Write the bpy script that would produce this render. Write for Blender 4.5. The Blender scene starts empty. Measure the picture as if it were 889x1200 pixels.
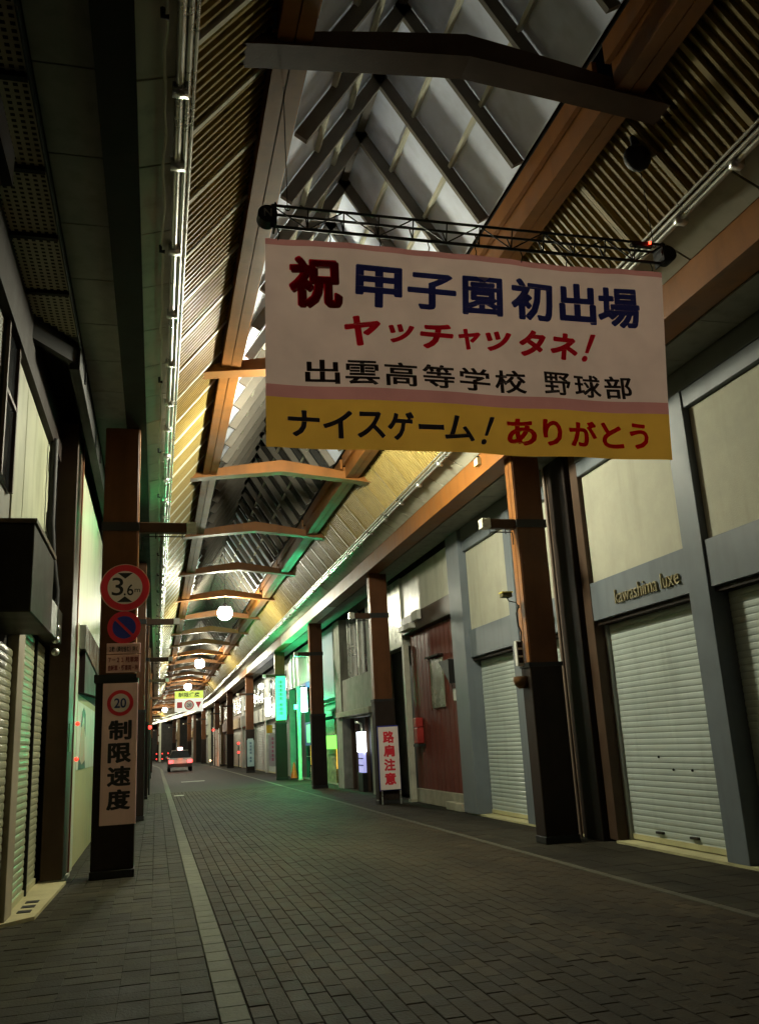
import bpy, bmesh, math, random
from mathutils import Matrix, Vector
random.seed(7)
S = bpy.context.scene
COL = S.collection

# ------------------------------------------------------------------ camera
cam_d = bpy.data.cameras.new("camera"); cam = bpy.data.objects.new("camera", cam_d); COL.objects.link(cam)
F = 1010.73
def _d(vx, vy):
    return Vector((vx, -vy, -F)).normalized()
Yc = _d(182.5-444.5, 880.5-600); Zc = -_d(240-444.5, -3233-600)
if Zc.y < 0: Zc = -Zc
Xc = Yc.cross(Zc).normalized(); Zc = Xc.cross(Yc).normalized()
M = Matrix((Xc, Yc, Zc)).to_4x4()
M.translation = Vector((0, 0, 1.5))
cam.matrix_world = M
cam_d.sensor_fit = 'HORIZONTAL'; cam_d.sensor_width = 36.0; cam_d.lens = 36.0*F/889.0
cam_d.clip_start = 0.05; cam_d.clip_end = 1000
S.camera = cam

# ------------------------------------------------------------------ night sky (no sun: it is the middle of the night)
w = bpy.data.worlds.new("World"); S.world = w; w.use_nodes = True
nt = w.node_tree; bg = nt.nodes['Background']
sky = nt.nodes.new('ShaderNodeTexSky'); sky.sky_type = 'NISHITA'; sky.sun_disc = False
sky.sun_elevation = math.radians(1); sky.sun_rotation = math.radians(200)
nt.links.new(sky.outputs[0], bg.inputs[0]); bg.inputs[1].default_value = 0.0006
S.view_settings.view_transform = 'Standard'; S.view_settings.look = 'None'
S.view_settings.exposure = 0.0; S.view_settings.gamma = 1.0
LAMP_GLOW = 460.0        # radiance of the opal globes
S.cycles.max_bounces = 7; S.cycles.diffuse_bounces = 4; S.cycles.transmission_bounces = 4
S.cycles.sample_clamp_indirect = 4.0

# ------------------------------------------------------------------ materials
MATS = {}
def mat(name, col, rough=0.6, met=0.0, var=0.25, scale=2.0, bump=0.0, bscale=40.0, spec=0.28, dirt=0.0, stretch=None, grain=0.0):
    """procedural: base colour broken up by two noises, optional bump, dirt streaks."""
    if name in MATS: return MATS[name]
    m = bpy.data.materials.new(name); m.use_nodes = True; MATS[name] = m
    n = m.node_tree.nodes; l = m.node_tree.links; b = n['Principled BSDF']
    geo = n.new('ShaderNodeNewGeometry'); src = geo.outputs['Position']
    if stretch:
        mp = n.new('ShaderNodeMapping'); mp.inputs['Scale'].default_value = stretch
        l.new(src, mp.inputs['Vector']); src2 = mp.outputs[0]
    else: src2 = src
    no = n.new('ShaderNodeTexNoise'); no.inputs['Scale'].default_value = scale; no.inputs['Detail'].default_value = 6
    no.inputs['Roughness'].default_value = 0.65
    l.new(src2, no.inputs['Vector'])
    mr = n.new('ShaderNodeMapRange'); mr.inputs[1].default_value = 0.3; mr.inputs[2].default_value = 0.7
    mr.inputs[3].default_value = 1-var; mr.inputs[4].default_value = 1+var*0.6
    l.new(no.outputs[0], mr.inputs[0])
    oi = n.new('ShaderNodeObjectInfo')
    m2 = n.new('ShaderNodeMapRange'); m2.inputs[3].default_value = 1-grain; m2.inputs[4].default_value = 1+grain
    l.new(oi.outputs['Random'], m2.inputs[0])
    mu = n.new('ShaderNodeMath'); mu.operation = 'MULTIPLY'; l.new(mr.outputs[0], mu.inputs[0]); l.new(m2.outputs[0], mu.inputs[1])
    vm = n.new('ShaderNodeVectorMath'); vm.operation = 'SCALE'; vm.inputs[0].default_value = col[:3]
    l.new(mu.outputs[0], vm.inputs['Scale'])
    out = vm.outputs[0]
    if dirt > 0:
        n3 = n.new('ShaderNodeTexNoise'); n3.inputs['Scale'].default_value = 1.0; n3.inputs['Detail'].default_value = 8
        mp3 = n.new('ShaderNodeMapping'); mp3.inputs['Scale'].default_value = (5, 5, 0.7)
        l.new(src, mp3.inputs['Vector']); l.new(mp3.outputs[0], n3.inputs['Vector'])
        r3 = n.new('ShaderNodeMapRange'); r3.inputs[1].default_value = 0.5; r3.inputs[2].default_value = 0.75
        r3.inputs[3].default_value = 0; r3.inputs[4].default_value = dirt
        l.new(n3.outputs[0], r3.inputs[0])
        mx = n.new('ShaderNodeMix'); mx.data_type = 'RGBA'
        l.new(r3.outputs[0], mx.inputs[0]); l.new(out, mx.inputs[6])
        mx.inputs[7].default_value = (col[0]*0.3, col[1]*0.28, col[2]*0.22, 1)
        out = mx.outputs[2]
    l.new(out, b.inputs['Base Color'])
    rr = n.new('ShaderNodeMapRange'); rr.inputs[1].default_value = 0.3; rr.inputs[2].default_value = 0.7
    rr.inputs[3].default_value = max(0.05, rough-0.08); rr.inputs[4].default_value = min(1, rough+0.1)
    l.new(no.outputs[0], rr.inputs[0]); l.new(rr.outputs[0], b.inputs['Roughness'])
    if 'paver' in name:
        n5 = n.new('ShaderNodeTexNoise'); n5.inputs['Scale'].default_value = 1; n5.inputs['Detail'].default_value = 5; n5.inputs['Roughness'].default_value = .6
        mp5 = n.new('ShaderNodeMapping'); mp5.inputs['Scale'].default_value = (1.1, .35, 1); l.new(src, mp5.inputs['Vector']); l.new(mp5.outputs[0], n5.inputs['Vector'])
        v5 = n.new('ShaderNodeTexVoronoi'); v5.inputs['Scale'].default_value = 2.3; l.new(src, v5.inputs['Vector'])
        r5 = n.new('ShaderNodeMapRange'); r5.inputs[1].default_value = .32; r5.inputs[2].default_value = .68; r5.inputs[3].default_value = .55; r5.inputs[4].default_value = 1.3; l.new(n5.outputs[0], r5.inputs[0])
        g5 = n.new('ShaderNodeMapRange'); g5.inputs[1].default_value = .045; g5.inputs[2].default_value = .06; g5.inputs[3].default_value = .35; g5.inputs[4].default_value = 1; l.new(v5.outputs[0], g5.inputs[0])
        m5 = n.new('ShaderNodeMath'); m5.operation = 'MULTIPLY'; l.new(r5.outputs[0], m5.inputs[0]); l.new(g5.outputs[0], m5.inputs[1])
        s5_ = n.new('ShaderNodeVectorMath'); s5_.operation = 'SCALE'; l.new(out, s5_.inputs[0]); l.new(m5.outputs[0], s5_.inputs['Scale']); l.new(s5_.outputs[0], b.inputs['Base Color'])
    b.inputs['Metallic'].default_value = met
    b.inputs['Specular IOR Level'].default_value = spec
    if bump > 0:
        n4 = n.new('ShaderNodeTexNoise'); n4.inputs['Scale'].default_value = bscale; n4.inputs['Detail'].default_value = 5
        l.new(src, n4.inputs['Vector'])
        bp = n.new('ShaderNodeBump'); bp.inputs['Strength'].default_value = bump; bp.inputs['Distance'].default_value = 0.01
        l.new(n4.outputs[0], bp.inputs['Height']); l.new(bp.outputs[0], b.inputs['Normal'])
    return m

def emit(name, col, strength):
    if name in MATS: return MATS[name]
    m = bpy.data.materials.new(name); m.use_nodes = True; MATS[name] = m
    b = m.node_tree.nodes['Principled BSDF']
    b.inputs['Base Color'].default_value = (*col, 1); b.inputs['Emission Color'].default_value = (*col, 1)
    b.inputs['Emission Strength'].default_value = strength; b.inputs['Roughness'].default_value = 0.4
    return m

def cloth(name, col, trans=0.5):
    if name in MATS: return MATS[name]
    m = bpy.data.materials.new(name); m.use_nodes = True; MATS[name] = m
    n = m.node_tree.nodes; l = m.node_tree.links; n.clear()
    o = n.new('ShaderNodeOutputMaterial'); mix = n.new('ShaderNodeMixShader'); d = n.new('ShaderNodeBsdfDiffuse'); t = n.new('ShaderNodeBsdfTranslucent')
    geo = n.new('ShaderNodeNewGeometry'); no = n.new('ShaderNodeTexNoise'); no.inputs['Scale'].default_value = 3; no.inputs['Detail'].default_value = 5
    l.new(geo.outputs['Position'], no.inputs['Vector'])
    mr = n.new('ShaderNodeMapRange'); mr.inputs[1].default_value = .3; mr.inputs[2].default_value = .7; mr.inputs[3].default_value = .88; mr.inputs[4].default_value = 1.06
    l.new(no.outputs[0], mr.inputs[0])
    vm = n.new('ShaderNodeVectorMath'); vm.operation = 'SCALE'; vm.inputs[0].default_value = col; l.new(mr.outputs[0], vm.inputs['Scale'])
    l.new(vm.outputs[0], d.inputs[0]); l.new(vm.outputs[0], t.inputs[0])
    mix.inputs[0].default_value = trans
    l.new(d.outputs[0], mix.inputs[1]); l.new(t.outputs[0], mix.inputs[2]); l.new(mix.outputs[0], o.inputs[0])
    return m

orange = mat('orange_paint', (.22, .083, .015), .45, var=.25, scale=1.5, dirt=.35, bump=.15)
orange_dark = mat('brown_arm_and_shaded_tie_paint', (.055, .028, .014), spec=.12, rough=.45, var=.25, scale=1.5, dirt=.35, bump=.15)  # brown of the bracket arms; on the near ties it stands for shade
shaft_paint = mat('red_brown_shaft_paint', (.085, .033, .012), spec=.12, rough=.45, var=.25, scale=1.5, dirt=.35, bump=.15)
darkbrown = mat('dark_brown_paint', (.018, .012, .009), spec=.12, rough=.6, var=.3, dirt=.3, bump=.2)
black = mat('black_metal', (.008, .008, .007), .6, spec=.3)
cream = mat('cream_panel_paint', (.42, .41, .32), .45, var=.12, scale=1.2, dirt=.35)
soffit_m = mat('grey_soffit_board', (.20, .20, .17), .7, var=.2, dirt=.4)
louver_m = mat('yellow_deck_paint', (.27, .20, .06), .5, var=.2, scale=3, dirt=.3)
silver = mat('silver_metal', (.62, .63, .58), .3, met=.8, var=.15)
silver_dull = mat('dull_aluminium', (.30,.31,.29), .5, met=.4, dirt=.3)
frosted = mat('frosted_skylight_sheet', (.74,.80,.94), .5, var=.15, scale=1.0, dirt=.25)
rafter_m = mat('grey_brown_rafter_paint', (.15, .135, .11), .5, var=.2)
bar_m = mat('pale_glazing_bar', (.55, .54, .42), .4, var=.15)
white_sign = mat('white_sign_face', (.62, .52, .48), .5, var=.1, dirt=.1)
red_sign = mat('red_sign_face', (.55, .02, .035), .45, var=.12)
blue_sign = mat('blue_sign_face', (.02, .03, .22), .45, var=.1)
ink = mat('black_lettering', (.015, .013, .015), .5)
bluegrey = mat('blue_grey_frame_paint', (.115, .135, .15), .5, var=.15, dirt=.25)
stucco = mat('cream_stucco', (.36, .355, .28), .9, var=.10, scale=3, bump=.35, bscale=90, dirt=.2)
shutter_m = mat('pale_shutter_steel', (.34, .39, .36), .4, var=.1, dirt=.25)
shutter_g = mat('greenish_shutter_steel', (.34, .35, .22), .4, var=.12, dirt=.35)
shutter_b = mat('brownish_shutter_steel', (.30, .29, .25), .45, var=.12, dirt=.4)
wall_white = mat('painted_wall', (.45, .46, .36), .55, var=.15, scale=1.5, dirt=.35)
wall_grey = mat('concrete_wall', (.26, .26, .22), .85, var=.3, scale=2.5, bump=.4, dirt=.5)
wall_dark = mat('dark_wall', (.035, .033, .03), spec=.12, rough=.7, var=.3, dirt=.3)
redclad = mat('red_brown_cladding', (.12, .032, .022), spec=.12, rough=.5, var=.2, dirt=.35)
concrete = mat('pale_concrete', (.30, .29, .22), .85, var=.25, scale=6, bump=.5, dirt=.2)
glass_d = mat('dark_window_glass', (.02, .022, .024), .12, var=.1)
brownpost = mat('brown_cladding_post', (.07, .045, .03), spec=.12, rough=.45, var=.25, dirt=.3)

# ------------------------------------------------------------------ object helpers
WL = {}
def tag(o, label=None, cat=None, group=None, kind=None):
    if label: o['label'] = label
    if cat: o['category'] = cat
    if group: o['group'] = group
    if kind: o['kind'] = kind
    return o
def thing(name, loc, label, cat, group=None):
    o = bpy.data.objects.new(name, None); COL.objects.link(o); o.location = loc; o.empty_display_size = .2
    WL[o.name] = Vector(loc); return tag(o, label, cat, group)
class MB:
    def __init__(s): s.v = []; s.f = []; s.sm = False
    def add(s, vs, fs):
        k = len(s.v); s.v += [tuple(v) for v in vs]; s.f += [tuple(k+i for i in f) for f in fs]; return s
    def box(s, x0, x1, y0, y1, z0, z1):
        return s.add([(x0,y0,z0),(x1,y0,z0),(x1,y1,z0),(x0,y1,z0),(x0,y0,z1),(x1,y0,z1),(x1,y1,z1),(x0,y1,z1)],
                     [(0,3,2,1),(4,5,6,7),(0,1,5,4),(1,2,6,5),(2,3,7,6),(3,0,4,7)])
    def beam(s, p0, p1, w, h, up=(0,0,1)):
        """box from p0 to p1, w wide sideways, h thick along up; p0/p1 on its centre line"""
        p0 = Vector(p0); p1 = Vector(p1); d = (p1-p0).normalized(); u = Vector(up); r = d.cross(u).normalized(); u = r.cross(d).normalized()
        vs = [p+r*a*w/2+u*b*h/2 for p in (p0, p1) for a, b in ((-1,-1),(1,-1),(1,1),(-1,1))]
        return s.add(vs, [(0,1,2,3),(7,6,5,4),(0,4,5,1),(1,5,6,2),(2,6,7,3),(3,7,4,0)])
    def prism(s, poly, ax, a, b):
        """polygon (2-D) extruded along axis ax from a to b"""
        def P(p, t): return {'x': (t, p[0], p[1]), 'y': (p[0], t, p[1]), 'z': (p[0], p[1], t)}[ax]
        n = len(poly)
        s.add([P(p, a) for p in poly]+[P(p, b) for p in poly],
              [tuple(range(n))[::-1], tuple(range(n, 2*n))]+[(i, (i+1) % n, n+(i+1) % n, n+i) for i in range(n)])
        return s
    def tube(s, pts, r, n=8):
        pts = [Vector(p) for p in pts]; k = len(s.v); rings = []
        for i, p in enumerate(pts):
            d = (pts[min(i+1, len(pts)-1)]-pts[max(i-1, 0)]).normalized()
            a = Vector((0,0,1)) if abs(d.z) < .9 else Vector((1,0,0))
            u = d.cross(a).normalized(); v = d.cross(u)
            rr = r[i] if isinstance(r, (list, tuple)) else r
            rings.append([p+(u*math.cos(t)+v*math.sin(t))*rr for t in [2*math.pi*j/n for j in range(n)]])
        vs = [q for g in rings for q in g]; fs = []
        for i in range(len(pts)-1):
            for j in range(n):
                fs.append((i*n+j, i*n+(j+1) % n, (i+1)*n+(j+1) % n, (i+1)*n+j))
        s.sm = True; s.add(vs, fs)
        s.add(rings[0], [tuple(range(n))[::-1]]); return s.add(rings[-1], [tuple(range(n))])
    def sphere(s, c, r, n=14, m=8, sx=1, sy=1, sz=1):
        vs = [(c[0], c[1], c[2]+r*sz)]; fs = []
        for i in range(1, m):
            a = math.pi*i/m
            for j in range(n):
                b = 2*math.pi*j/n; vs.append((c[0]+r*sx*math.sin(a)*math.cos(b), c[1]+r*sy*math.sin(a)*math.sin(b), c[2]+r*sz*math.cos(a)))
        vs.append((c[0], c[1], c[2]-r*sz))
        for j in range(n): fs.append((0, 1+j, 1+(j+1) % n))
        for i in range(m-2):
            for j in range(n):
                a = 1+i*n+j; b = 1+i*n+(j+1) % n; fs.append((a, a+n, b+n, b))
        k = 1+(m-2)*n
        for j in range(n): fs.append((k+j, len(vs)-1, k+(j+1) % n))
        s.sm = True
        return s.add(vs, fs)
    def build(s, name, m, parent=None, origin=None, bevel=0.0, label=None):
        """origin: world point that becomes the object's location (default the parent's)"""
        me = bpy.data.meshes.new(name)
        o3 = Vector(origin) if origin is not None else Vector((0,0,0))
        me.from_pydata([tuple(Vector(v)-o3) for v in s.v], [], s.f)
        bm = bmesh.new(); bm.from_mesh(me); bmesh.ops.recalc_face_normals(bm, faces=bm.faces)
        if bevel > 0: bmesh.ops.bevel(bm, geom=[e for e in bm.edges if e.calc_face_angle(0) > .5], offset=bevel, segments=1, affect='EDGES', clamp_overlap=True)
        bm.to_mesh(me); bm.free()
        if s.sm:
            for p in me.polygons: p.use_smooth = len(p.vertices) <= 4
        me.materials.append(m)
        return put(name, me, parent, o3, label)
def put(name, me, parent=None, at=(0,0,0), label=None, rot=None):
    o = bpy.data.objects.new(name, me); COL.objects.link(o); at = Vector(at)
    if parent is not None:
        o.parent = parent; o.location = at-WL[parent.name]
    else: o.location = at
    WL[o.name] = at
    if rot: o.rotation_euler = rot
    if label: o['label'] = label
    return o
def boxo(name, x0, x1, y0, y1, z0, z1, m, parent=None, bevel=0.0, label=None):
    return MB().box(x0, x1, y0, y1, z0, z1).build(name, m, parent, ((x0+x1)/2, (y0+y1)/2, z0), bevel, label)
def copy_tree(o, parent=None, shift=None, label=None):
    c = o.copy(); COL.objects.link(c); base = WL[o.name]
    c.parent = parent
    if parent is None: c.location = o.location+Vector(shift); WL[c.name] = base+Vector(shift)
    else: WL[c.name] = WL[parent.name]+o.location
    if label: c['label'] = label
    for ch in list(o.children): copy_tree(ch, c)
    return c

# text: CJK comes from Blender's own built-in font stack
def text_mesh(body, bold=0.0, extrude=0.0, shear=0.0):
    cu = bpy.data.curves.new('t', 'FONT'); cu.body = body; cu.size = 1; cu.offset = bold; cu.extrude = extrude; cu.shear = shear
    cu.resolution_u = 3
    ob = bpy.data.objects.new('t', cu); COL.objects.link(ob); bpy.context.view_layer.update()
    me = bpy.data.meshes.new_from_object(ob.evaluated_get(bpy.context.evaluated_depsgraph_get()))
    bpy.data.objects.remove(ob); return me
def letter(name, body, m, parent, org, u, v, width, height, bold=.012, depth=.004, shear=0, label=None, vertical=False, rise=0.0):
    """lay lettering in the box org + u*width + v*height (u, v unit vectors), standing depth proud"""
    u = Vector(u); v = Vector(v); n = u.cross(v); org = Vector(org)
    allv = []; allf = []
    chars = list(body) if vertical else [body]
    cell = height/len(chars)
    for i, chs in enumerate(chars):
        if chs == ' ': continue
        me = text_mesh(chs, bold, .5, shear)
        xs = [q.co.x for q in me.vertices]; ys = [q.co.y for q in me.vertices]
        x0, x1, y0, y1 = min(xs), max(xs), min(ys), max(ys)
        if vertical: w_, h_, oy = width, cell*.86, height-cell*(i+1)+cell*.07
        else: w_, h_, oy = width, height, 0
        k = len(allv)
        for q in me.vertices:
            a = (q.co.x-x0)/(x1-x0)*w_; b = (q.co.y-y0)/(y1-y0)*h_+oy
            allv.append(tuple(org+u*a+v*(b+rise*a)+n*(depth*(q.co.z+.5)+.001)))
        allf += [tuple(k+j for j in p.vertices) for p in me.polygons]
        bpy.data.meshes.remove(me)
    me = bpy.data.meshes.new(name); me.from_pydata([tuple(Vector(q)-org) for q in allv], [], allf); me.materials.append(m)
    return put(name, me, parent, org, label)
import numpy as np
def glyph_runs(ch, r, shear=0.0, N=150, W=300):
    """thickened character as horizontal runs on a fine grid, in a 0..1 box"""
    me = text_mesh(ch, 0, 0, shear); vs = np.array([v.co[:2] for v in me.vertices]); me.calc_loop_triangles()
    tr = [tuple(t.vertices) for t in me.loop_triangles]; bpy.data.meshes.remove(me)
    lo = vs.min(0); hi = vs.max(0); sz = hi-lo; asp = sz[0]/sz[1]
    px = r; 
    X = (np.arange(W)+.5)/W; Y = (np.arange(N)+.5)/N
    # leave a margin of r (relative to height) on every side
    mx = r/max(asp, .05)
    mx = min(mx, .3)
    U = (X*(1+2*mx)-mx)*sz[0]+lo[0]; V = (Y*(1+2*r)-r)*sz[1]+lo[1]
    g = np.zeros((N, W), bool)
    for a, b, c in tr:
        A, B, C = vs[a], vs[b], vs[c]
        y0, y1 = min(A[1], B[1], C[1]), max(A[1], B[1], C[1]); x0, x1 = min(A[0], B[0], C[0]), max(A[0], B[0], C[0])
        j = np.where((V >= y0) & (V <= y1))[0]; i = np.where((U >= x0) & (U <= x1))[0]
        if not len(i) or not len(j): continue
        PX, PY = np.meshgrid(U[i], V[j])
        def e(P, Q): return (Q[0]-P[0])*(PY-P[1])-(Q[1]-P[1])*(PX-P[0])
        d1, d2, d3 = e(A, B), e(B, C), e(C, A)
        m = ((d1 >= 0) & (d2 >= 0) & (d3 >= 0)) | ((d1 <= 0) & (d2 <= 0) & (d3 <= 0))
        g[j[0]:j[-1]+1, i[0]:i[-1]+1] |= m
    ry = r/(1+2*r)*N; rx = mx/(1+2*mx)*W; out = g.copy()
    for dj in range(-int(ry), int(ry)+1):
        k = int(rx*math.sqrt(max(0, 1-(dj/max(ry, .01))**2)))
        src = np.zeros_like(g)
        if dj >= 0: src[dj:] = g[:N-dj]
        else: src[:dj] = g[-dj:]
        cs = np.cumsum(np.pad(src.astype(int), ((0, 0), (k+1, k))), axis=1)
        out |= (cs[:, 2*k+1:]-cs[:, :-(2*k+1)]) > 0
    runs = []
    for j in range(N):
        row = out[j].astype(int); d = np.diff(np.concatenate(([0], row, [0]))); st = np.where(d == 1)[0]; en = np.where(d == -1)[0]
        for a, b in zip(st, en): runs.append((a/W, b/W, j/N, (j+1)/N))
    return runs
def ink_text(name, chars, m, parent, org, u, v, boxes, r=.03, shear=0.0, fn=None, label=None, N=150):
    """flat printed characters; boxes = one (a0, a1, b0, b1) per character along u and v"""
    u = Vector(u); v = Vector(v); org = Vector(org); V = []; Fc = []
    for ch, (a0, a1, b0, b1) in zip(chars, boxes):
        if ch == ' ': continue
        for p, q, c, d in glyph_runs(ch, r, shear, N, N*2):
            k = len(V); 
            for s_, t_ in ((p, c), (q, c), (q, d), (p, d)):
                w_ = org+u*(a0+(a1-a0)*s_)+v*(b0+(b1-b0)*t_)
                if fn: w_ = fn(w_)
                V.append(tuple(w_-org))
            Fc.append((k, k+1, k+2, k+3))
    me = bpy.data.meshes.new(name); me.from_pydata(V, [], Fc); me.materials.append(m)
    return put(name, me, parent, org, label)
def vert_text(name, body, m, parent, org, width, height, r=.04, gap=.12, N=110):
    c = height/len(body)
    return ink_text(name, body, m, parent, org, (1,0,0), (0,0,1), [(0, width, height-c*(i+1)+c*gap/2, height-c*i-c*gap/2) for i in range(len(body))], r, N=N)
def disc(mb, c, r, y0, y1, n=40):
    mb.prism([(c[0]+r*math.cos(2*math.pi*i/n), c[1]+r*math.sin(2*math.pi*i/n)) for i in range(n)], 'y', y0, y1); return mb

# ------------------------------------------------------------------ layout
XL, XR, XM = -.30, 5.05, 2.37             # road faces of the pillars, ridge line
def off(y): return 0.0 if y < 76 else -.0013*(y-76)**2   # the arcade bends left far away
TIES = [-3.9, .9, 5.47, 11.45, 16.45, 21.4, 26.4]+[31.2+4.85*i for i in range(26)]
YEND = TIES[-1]
PILY = [-8.8, 1.0, 12.0, 21.35, 30.5, 39.9, 53.4, 68, 82, 96, 110, 124, 138]
FARWALL = YEND+2

# ------------------------------------------------------------------ ground
def paver_mat(name, c, sx, sy, rot):
    m = bpy.data.materials.new(name); m.use_nodes = True
    n = m.node_tree.nodes; l = m.node_tree.links; b = n['Principled BSDF']
    geo = n.new('ShaderNodeNewGeometry'); mp = n.new('ShaderNodeMapping'); mp.inputs['Rotation'].default_value = (0, 0, rot)
    l.new(geo.outputs['Position'], mp.inputs['Vector'])
    br = n.new('ShaderNodeTexBrick'); br.inputs['Scale'].default_value = 1; br.inputs['Brick Width'].default_value = sx; br.inputs['Row Height'].default_value = sy
    br.inputs['Mortar Size'].default_value = .006; br.inputs['Color1'].default_value = (*c, 1); br.inputs['Color2'].default_value = (*[q*.7 for q in c], 1)
    br.inputs['Mortar'].default_value = (*[q*.6 for q in c], 1)
    l.new(mp.outputs[0], br.inputs[0]); l.new(br.outputs[0], b.inputs['Base Color']); b.inputs['Roughness'].default_value = .75; b.inputs['Specular IOR Level'].default_value = .1
    bp = n.new('ShaderNodeBump'); bp.inputs['Strength'].default_value = .4; bp.inputs['Distance'].default_value = .004
    no = n.new('ShaderNodeTexNoise'); no.inputs['Scale'].default_value = 30; l.new(geo.outputs['Position'], no.inputs[0])
    l.new(no.outputs[0], bp.inputs['Height']); l.new(bp.outputs[0], b.inputs['Normal'])
    return m
g = tag(MB().add([(-400,-400,-.05),(400,-400,-.05),(400,900,-.05),(-400,900,-.05)], [(0,1,2,3)]).build('ground', mat('asphalt', (.05,.05,.048), spec=.12, rough=.85)), 'dark ground under and around the arcade', None, None, 'structure')
grout = mat('paver_joint_sand', (.021, .018, .011), spec=.12, rough=.9)
street = MB().box(-1.5, 6.3, -12, 34, -.048, -.012).build('street', grout, None, (0,0,-.02))
tag(street, 'block paved shopping street under the arcade roof', None, None, 'structure')
pv_l = mat('grey_square_paver', (.037, .034, .0205), spec=.10, rough=.75, var=.3, scale=3, bump=.5, bscale=50, grain=.22, dirt=.2)
pv_r = mat('brown_brick_paver', (.040, .0305, .0175), spec=.10, rough=.75, var=.3, scale=3, bump=.5, bscale=50, grain=.30, dirt=.2)
pv_w = mat('sidewalk_paver', (.028, .0245, .016), spec=.10, rough=.8, var=.3, scale=3, bump=.5, bscale=50, grain=.2, dirt=.2)
pv_line = mat('pale_line_tile', (.125, .13, .095), spec=.10, rough=.75, var=.25, scale=8, bump=.3, grain=.1, dirt=.35)
def paver_me(name, sx, sy, m, h=.04):
    b = MB().box(-sx/2, sx/2, -sy/2, sy/2, -h, 0)
    me = bpy.data.meshes.new(name); me.from_pydata(b.v, [], b.f)
    bm = bmesh.new(); bm.from_mesh(me)
    top = [e for e in bm.edges if all(v.co.z > -.001 for v in e.verts)]
    bmesh.ops.bevel(bm, geom=top, offset=.004, segments=1, affect='EDGES'); bm.faces.ensure_lookup_table(); bm.to_mesh(me); bm.free()
    me.materials.append(m); return me
def pave(name, x0, x1, y0, y1, sx, sy, m, brick, limit, ymin):
    """limit nearest pieces (from ymin) as objects, the rest joined"""
    me = paver_me(name, sx-.0035, sy-.0035, m); cells = []
    nx = max(1, round((x1-x0)/sx)); sx = (x1-x0)/nx
    for i in range(nx):
        y = y0-(sy/2 if (brick and i % 2) else 0); 
        while y < y1:
            cells.append((x0+(i+.5)*sx, y+sy/2)); y += sy
    vis = sorted([c for c in cells if c[1] > ymin], key=lambda c: c[1]); single = set(vis[:limit])
    rest = MB()
    for c in cells:
        dz = random.uniform(-.0025, .0025)
        if c in single: put(name, me, street, (c[0], c[1], dz), rot=(random.uniform(-.006,.006), random.uniform(-.006,.006), random.uniform(-.004,.004)))
        else:
            X0, X1, Y0, Y1 = c[0]-sx/2+.0025, c[0]+sx/2-.0025, c[1]-sy/2+.0025, c[1]+sy/2-.0025; z = dz; b = .004
            rest.add([(X0,Y0,z-b),(X1,Y0,z-b),(X1,Y1,z-b),(X0,Y1,z-b),(X0+b,Y0+b,z),(X1-b,Y0+b,z),(X1-b,Y1-b,z),(X0+b,Y1-b,z),
                      (X0,Y0,-.03),(X1,Y0,-.03),(X1,Y1,-.03),(X0,Y1,-.03)],
                     [(4,5,6,7),(0,1,5,4),(1,2,6,5),(2,3,7,6),(3,0,4,7),(8,9,1,0),(9,10,2,1),(10,11,3,2),(11,8,0,3)])
    o = rest.build(name+'_field', m, street, (0,0,0)); o['kind'] = 'stuff'
pave('square_paver', -1.37, .37, -2, 34, .2, .2, pv_l, False, 290, 5.0)
pave('brick_paver', .555, 4.55, -2, 34, .125, .235, pv_r, True, 295, 5.3)
pave('sidewalk_paver', 4.665, 6.2, -2, 34, .3, .3, pv_w, False, 130, 6.0)
lm = paver_me('line_tile', .165, .292, pv_line)
y = 4.0; k = 0
while y < 34:
    put('line_tile', lm, street, (.462, y+.15, .003)); y += .3
lm2 = paver_me('edge_tile', .085, .592, mat('dim_edge_tile', (.075, .072, .052), .75, spec=.1, var=.3, scale=8, dirt=.3))
y = 4.0
while y < 34:
    put('edge_tile', lm2, street, (4.607, y+.3, .003)); y += .6
far = MB()
ys = [34+4*i for i in range(int((YEND-30)/4)+2)]
for a, b in zip(ys, ys[1:]):
    far.add([(-1.5+off(a),a,-.004),(6.3+off(a),a,-.004),(6.3+off(b),b,-.004),(-1.5+off(b),b,-.004)], [(0,1,2,3)])
tag(far.build('far_street', paver_mat('far_paving', (.024,.021,.0145), .24, .12, math.radians(90)), None, (0,34,0)), 'far stretch of the paved street towards the bend', None, None, 'structure')
fl = MB()
for a, b in zip(ys, ys[1:]):
    fl.add([(.37+off(a),a,0),(.555+off(a),a,0),(.555+off(b),b,0),(.37+off(b),b,0)], [(0,1,2,3)])
    fl.add([(4.55+off(a),a,0),(4.665+off(a),a,0),(4.665+off(b),b,0),(4.55+off(b),b,0)], [(0,1,2,3)])
tag(fl.build('road_line', pv_line, None, (0,34,0)), 'pale tiled edge lines of the far street', None, None, 'structure')
mk = MB().box(.62, .95, 31.3, 31.75, -.004, .004).box(1.2, 2.3, 44, 44.7, -.003, .004)
tag(mk.build('road_marking', mat('worn_white_paint', (.35,.35,.3), .7, var=.5, scale=12), None, (1,31.5,0)), 'short worn white marks on the roadway', None, None, 'structure')

# ------------------------------------------------------------------ arcade canopy
cano = thing('arcade_canopy', (XM, 0, 0), 'long pitched arcade roof with orange tie beams, skylight and yellow ribbed decks over the street', 'arcade roof')
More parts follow.
